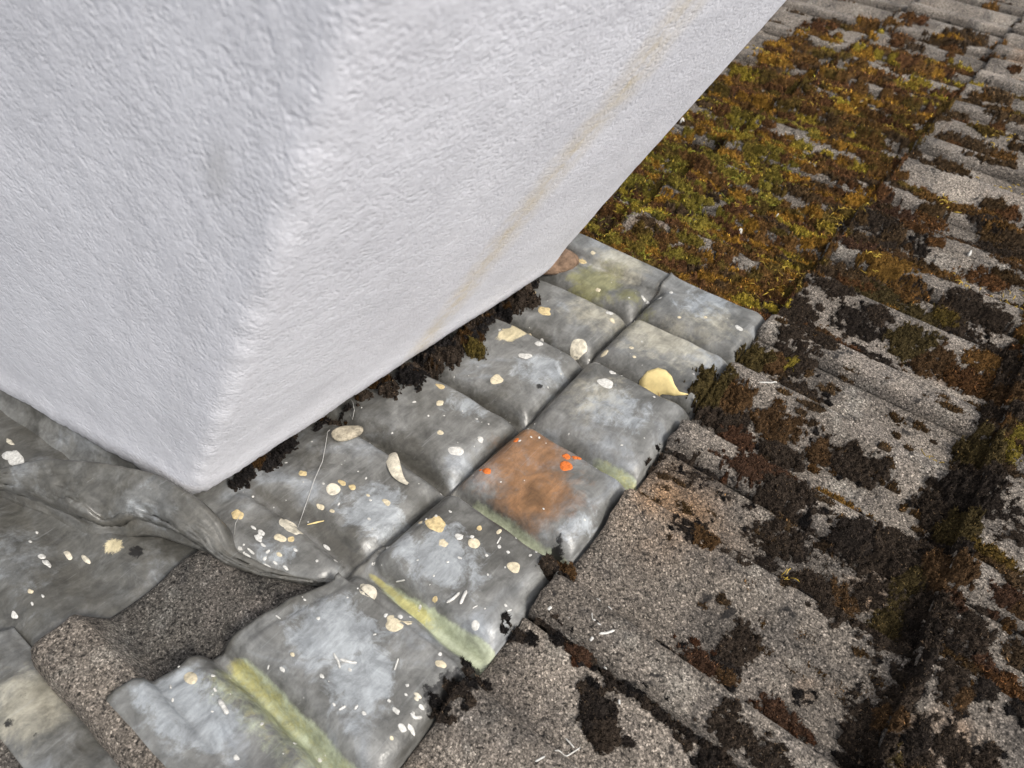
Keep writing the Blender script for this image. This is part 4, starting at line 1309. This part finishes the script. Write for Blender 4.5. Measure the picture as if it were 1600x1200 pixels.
# drops on the side flashing
for q_, (x, v, ra, rc, mk) in enumerate([(0.122,-0.815,0.0145,0.0079,'W'), (0.119,-0.827,0.0102,0.0053,'W'), (0.070,-0.646,0.0073,0.0023,'W'), (0.071,-0.658,0.0046,0.0029,'W'), (0.090,-0.644,0.0074,0.0029,'P'), (0.042,-0.620,0.0035,0.0021,'C'), (0.019,-0.611,0.0051,0.0026,'W'), (0.131,-0.847,0.0081,0.0027,'P'), (0.036,-0.606,0.0026,0.0011,'W'), (0.047,-0.606,0.0026,0.0011,'W'), (0.084,-0.697,0.0029,0.0012,'W'), (0.073,-0.686,0.0029,0.0012,'W'), (0.099,-0.625,0.0081,0.0024,'P')]):
    Vd, Fd = disc(x, v, rc, ra, 760 + q_, h_side, .0009, .3, n=18)
    obj('paint_drop', Vd, Fd, MATS[mk], sidef, SO)

# dried white dribbles: curved ridges, on lead and tiles
def dribble(pts2, rad, top, parent, origin, name='paint_dribble', mat=None):
    pts2 = np.array(pts2, float)
    d = np.concatenate([[0], np.cumsum(np.linalg.norm(np.diff(pts2, axis=0), axis=1))])
    t = np.linspace(0, d[-1], 9)
    p_ = np.stack([np.interp(t, d, pts2[:, 0]), np.interp(t, d, pts2[:, 1])], -1)
    l3 = [(a_, b_, float(top(a_, b_)) + rad * .25) for a_, b_ in p_]
    V_, F_, _ = tubes([l3], rad, 5)
    return obj(name, V_, F_, mat or M_WHITE, parent, origin)


for pts_, rr in [([(0.1816,-0.3187), (0.1790,-0.3097), (0.1749,-0.3028)], .0013), ([(0.1814,-0.3097), (0.1841,-0.3022), (0.1885,-0.2947)], .0014), ([(0.2923,-0.2740), (0.2986,-0.2708), (0.3078,-0.2699)], .0016), ([(0.2981,-0.2609), (0.3063,-0.2635), (0.3140,-0.2657)], .0019),
                 ([(0.1857,-0.2234), (0.1853,-0.2183), (0.1905,-0.2145)], .0018), ([(0.0881,-0.3647), (0.0870,-0.3578), (0.0849,-0.3476)], .0024), ([(0.1812,-0.2478), (0.1817,-0.2443)], .0014), ([(0.1482,-0.2757), (0.1545,-0.2733)], .0012), ([(0.0700,-0.4134), (0.0683,-0.4089)], .0010), ([(0.0921,-0.3777), (0.0910,-0.3733)], .0012),
                 ([(0.2826,-0.3368), (0.2872,-0.3274)], .0009), ([(0.1747,-0.3946), (0.1751,-0.3873)], .0008), ([(0.3025,-0.2484), (0.3079,-0.2461)], .0008), ([(0.3227,-0.2195), (0.3272,-0.2172)], .0009), ([(0.3784,-0.2764), (0.3877,-0.2783)], .0009), ([(0.2157,-0.2672), (0.2052,-0.2622)], .001)]:
    dribble(pts_, rr, lead_top, cover, FO)
for pts_, rr in [([(0.3702,-0.1491), (0.3641,-0.1444), (0.3647,-0.1403)], .0013), ([(0.3573,-0.1484), (0.3629,-0.1437), (0.3642,-0.1332)], .0011), ([(0.3552,-0.1313), (0.3605,-0.1257), (0.3685,-0.1210)], .0016), ([(0.3495,-0.1639), (0.3550,-0.1615)], .0012), ([(0.3452,-0.1852), (0.3490,-0.1839)], .0019), ([(0.3449,-0.1344), (0.3488,-0.1339)], .0018),
                 ([(0.3377,-0.1109), (0.3425,-0.1110)], .0022), ([(0.3199,-0.0829), (0.3235,-0.0851)], .0013), ([(0.2645,-0.1063), (0.2637,-0.1009), (0.2625,-0.0953)], .0008), ([(0.2389,-0.1034), (0.2534,-0.0962), (0.2665,-0.0911)], .0007), ([(0.2212,-0.1114), (0.2298,-0.1073)], .0009), ([(0.3901,-0.1556), (0.3888,-0.1501)], .0007), ([(0.3887,-0.1408), (0.3869,-0.1351)], .0007),
                 ([(0.8093,-0.1572), (0.8214,-0.1426), (0.8364,-0.1348)], .0010), ([(0.6511,-0.0428), (0.6564,-0.0346), (0.6546,-0.0293)], .0010)]:
    dribble(pts_, rr, any_top, roof, (0, 0, 0))

# fine paint spatter nobody could count
rp = np.random.default_rng(33)
Vs, Fs, n0 = [], [], 0
for q_ in range(170):
    x, v = rp.uniform(.04, .95), rp.uniform(-.56, -.215)
    if x > .60 and rp.random() < .55:
        continue
    if v < v_crease(x) and x < x_end(v) + .01:
        continue
    rr = abs(rp.normal(.0006, .0005)) + .0004
    Vd, Fd = disc(x, v, rr, rr * rp.uniform(.8, 1.8), 900 + q_, lead_top, .0005, .2, rot=rp.uniform(0, 3), n=7)
    Vs.append(Vd)
    Fs += [tuple(i_ + n0 for i_ in f_) for f_ in Fd]
    n0 += len(Vd)
sp_ = obj('paint_spatter', np.concatenate(Vs), Fs, M_WHITE, flash, FO, kind='stuff')

# the fallen leaf
LO = (0.7347,-0.2646)
lz = float(lead_top(*LO))
leaf = thing('fallen_leaf', 'pale yellow teardrop leaf with a thin brown stalk lying on the lead', 'leaf', (-LO[0], LO[1], lz))
tip0, tip1 = np.array((0.7247,-0.2937)), np.array((0.7369,-0.2256))
outline_u = [(0.7313,-0.2966), (0.7419,-0.2923), (0.7525,-0.2818), (0.7546,-0.2707), (0.7488,-0.2586), (0.7398,-0.2489), (0.7349,-0.2385), (0.7369,-0.2256)]
outline_l = [(0.7195,-0.2899), (0.7182,-0.2790), (0.7227,-0.2675), (0.7283,-0.2586), (0.7293,-0.2493), (0.7303,-0.2419), (0.7325,-0.2353), (0.7365,-0.2255)]
Vl, n_ = [], len(outline_u)
for j in range(7):
    s = j / 6
    for a_, b_ in zip(outline_u, outline_l):
        x, v = a_[0] * (1 - s) + b_[0] * s, a_[1] * (1 - s) + b_[1] * s
        Vl.append((-x, v, float(lead_top(x, v)) + .0020 + .0012 * math.sin(math.pi * s)))
bl_ = obj('blade', np.array(Vl), gridfaces(7, n_), M_LEAF, leaf, (-LO[0], LO[1], lz))
so = bl_.modifiers.new('thickness', 'SOLIDIFY')
so.thickness = .0007
so.offset = 0
st_ = [(*c_, float(lead_top(*c_)) + z_) for c_, z_ in (((0.7283,-0.2642), .003), ((0.7229,-0.2563), .004), ((0.7227,-0.2499), .004), ((0.7212,-0.2423), .0015))]
Vt, Ft, _ = tubes([st_], .0009, 6)
obj('stalk', Vt, Ft, M_STALK, leaf, (-LO[0], LO[1], lz))

# dry husk
HO = (0.3978,-0.4466)
hz_ = float(lead_top(*HO))
cl_ = [(0.4198,-0.4754), (0.4060,-0.4640), (0.3935,-0.4464), (0.3846,-0.4328), (0.3807,-0.4198), (0.3816,-0.4104)]
wd_ = [.0035, .0085, .0085, .0070, .0030, .0010]
Vh = []
for (x, v), wd in zip(cl_, wd_):
    zb = float(lead_top(x, v)) + .002
    for s in np.linspace(-1, 1, 7):
        Vh.append((-(x + s * wd * .95), v + s * wd * .30, zb + .004 * (1 - s * s) + .001 * abs(s)))
hk = obj('dry_husk', np.array(Vh), gridfaces(len(cl_), 7), M_PETAL, origin=(-HO[0], HO[1], hz_))
so = hk.modifiers.new('thickness', 'SOLIDIFY')
so.thickness = .0008
sb_ = hk.modifiers.new('smooth', 'SUBSURF')
sb_.levels = sb_.render_levels = 2
tag(hk, 'cream curled seed husk with a drawn out tip, lying on the inner lead sheet', 'husk')


def pebble(name, c, r3, mat, label, cat, seed, rot=0.0):
    z0 = float(any_top(*c))
    Vp, Fp = [], []
    nu, nv_ = 18, 12
    rr_ = np.random.default_rng(seed)
    ph = rr_.uniform(0, 6, 6)
    for i_ in range(nu):
        for j in range(nv_):
            th, la = 2 * math.pi * i_ / nu, math.pi * (j / (nv_ - 1) - .5)
            k_ = 1 + .10 * math.sin(2 * th + ph[0]) + .07 * math.sin(3 * th + ph[1]) * math.cos(la) + .06 * math.sin(4 * la + ph[2])
            a_, b_ = r3[0] * k_ * math.cos(la) * math.cos(th), r3[1] * k_ * math.cos(la) * math.sin(th)
            a_, b_ = a_ * math.cos(rot) - b_ * math.sin(rot), a_ * math.sin(rot) + b_ * math.cos(rot)
            Vp.append((-(c[0] + a_), c[1] + b_, z0 + r3[2] * .55 + r3[2] * k_ * math.sin(la)))
    for i_ in range(nu):
        for j in range(nv_ - 1):
            Fp.append((i_ * nv_ + j, i_ * nv_ + j + 1, ((i_ + 1) % nu) * nv_ + j + 1, ((i_ + 1) % nu) * nv_ + j))
    return tag(obj(name, np.array(Vp), Fp, mat, origin=(-c[0], c[1], z0)), label, cat)


pebble('pebble', (0.3936,-0.5275), (.0200, .0135, .0045), M_PEBBLE, 'smooth beige pebble on the dark lead near the chimney foot', 'pebble', 3, .45)
pebble('brick_fragment', (0.8958,-0.5607), (.050, .034, .016), M_BRICK, 'tan brown brick lump wedged at the far corner of the chimney', 'brick', 5, .2)
pebble('paint_flake', (0.2480,-0.3399), (.0088, .0105, .0022), M_PETAL, 'thick cracked cream paint flake beside the yellow stained valley', 'paint flake', 9, .6)
for q_, (pt, rr, lb) in enumerate([((1.3263,-0.3298), .006, 'largest white chip, lying in the moss midway between chimney and right frame edge'), ((1.2125,-0.3582), .005, 'white chip in the brown moss above the far end of the lead'),
                                ((1.3894,-0.0033), .004, 'white chip on a pale tile roll near the right edge of the frame'), ((1.0029,-0.4897), .004, 'white chip in green moss just above the top corner of the lead'),
                                ((1.5544,-0.6592), .006, 'white chip in the moss right beside the chimney edge')]):
    o = pebble('white_chip', pt, (rr, rr * .7, rr * 1.6), M_WHITE, lb, 'chip', 30 + q_)
    o['group'] = 'white chips in the moss'


def strand(name, pix, rad, mat, label, cat, lift=.001):
    l3 = [(a_, b_, float(lead_top(a_, b_)) + lift + q_) for (a_, b_), q_ in pix]
    V_, F_, _ = tubes([l3], rad, 5)
    c = (V_[:, 0].mean(), V_[:, 1].mean(), V_[:, 2].min())
    return tag(obj(name, V_, F_, mat, origin=c), label, cat)


strand('fibre', [((0.4010,-0.5571), 0), ((0.3832,-0.5520), 0), ((0.3650,-0.5343), .002), ((0.3436,-0.5161), .003), ((0.3169,-0.5005), .004), ((0.2899,-0.4852), .003), ((0.2643,-0.4707), 0)], .00045, M_THREAD, 'long pale fibre stretched from the pebble across the inner lead sheet', 'fibre')
strand('fibre', [((0.4512,-0.5851), .001), ((0.4453,-0.5727), .002), ((0.4342,-0.5574), .003), ((0.4246,-0.5522), .002), ((0.4291,-0.5617), .001)], .0004, M_THREAD, 'small looped pale fibre below the dead moss at the chimney foot', 'fibre')
strand('fibre', [((0.2333,-0.5279), .0), ((0.2215,-0.5215), .001), ((0.2120,-0.5113), 0)], .0004, M_THREAD, 'short curved pale fibre under the ochre paint drop near the folded corner', 'fibre')
strand('straw', [((0.2738,-0.4653), .001), ((0.2814,-0.4600), .0015), ((0.2885,-0.4541), .001)], .0011, M_LEAF, 'short straw on the inner lead sheet', 'straw')
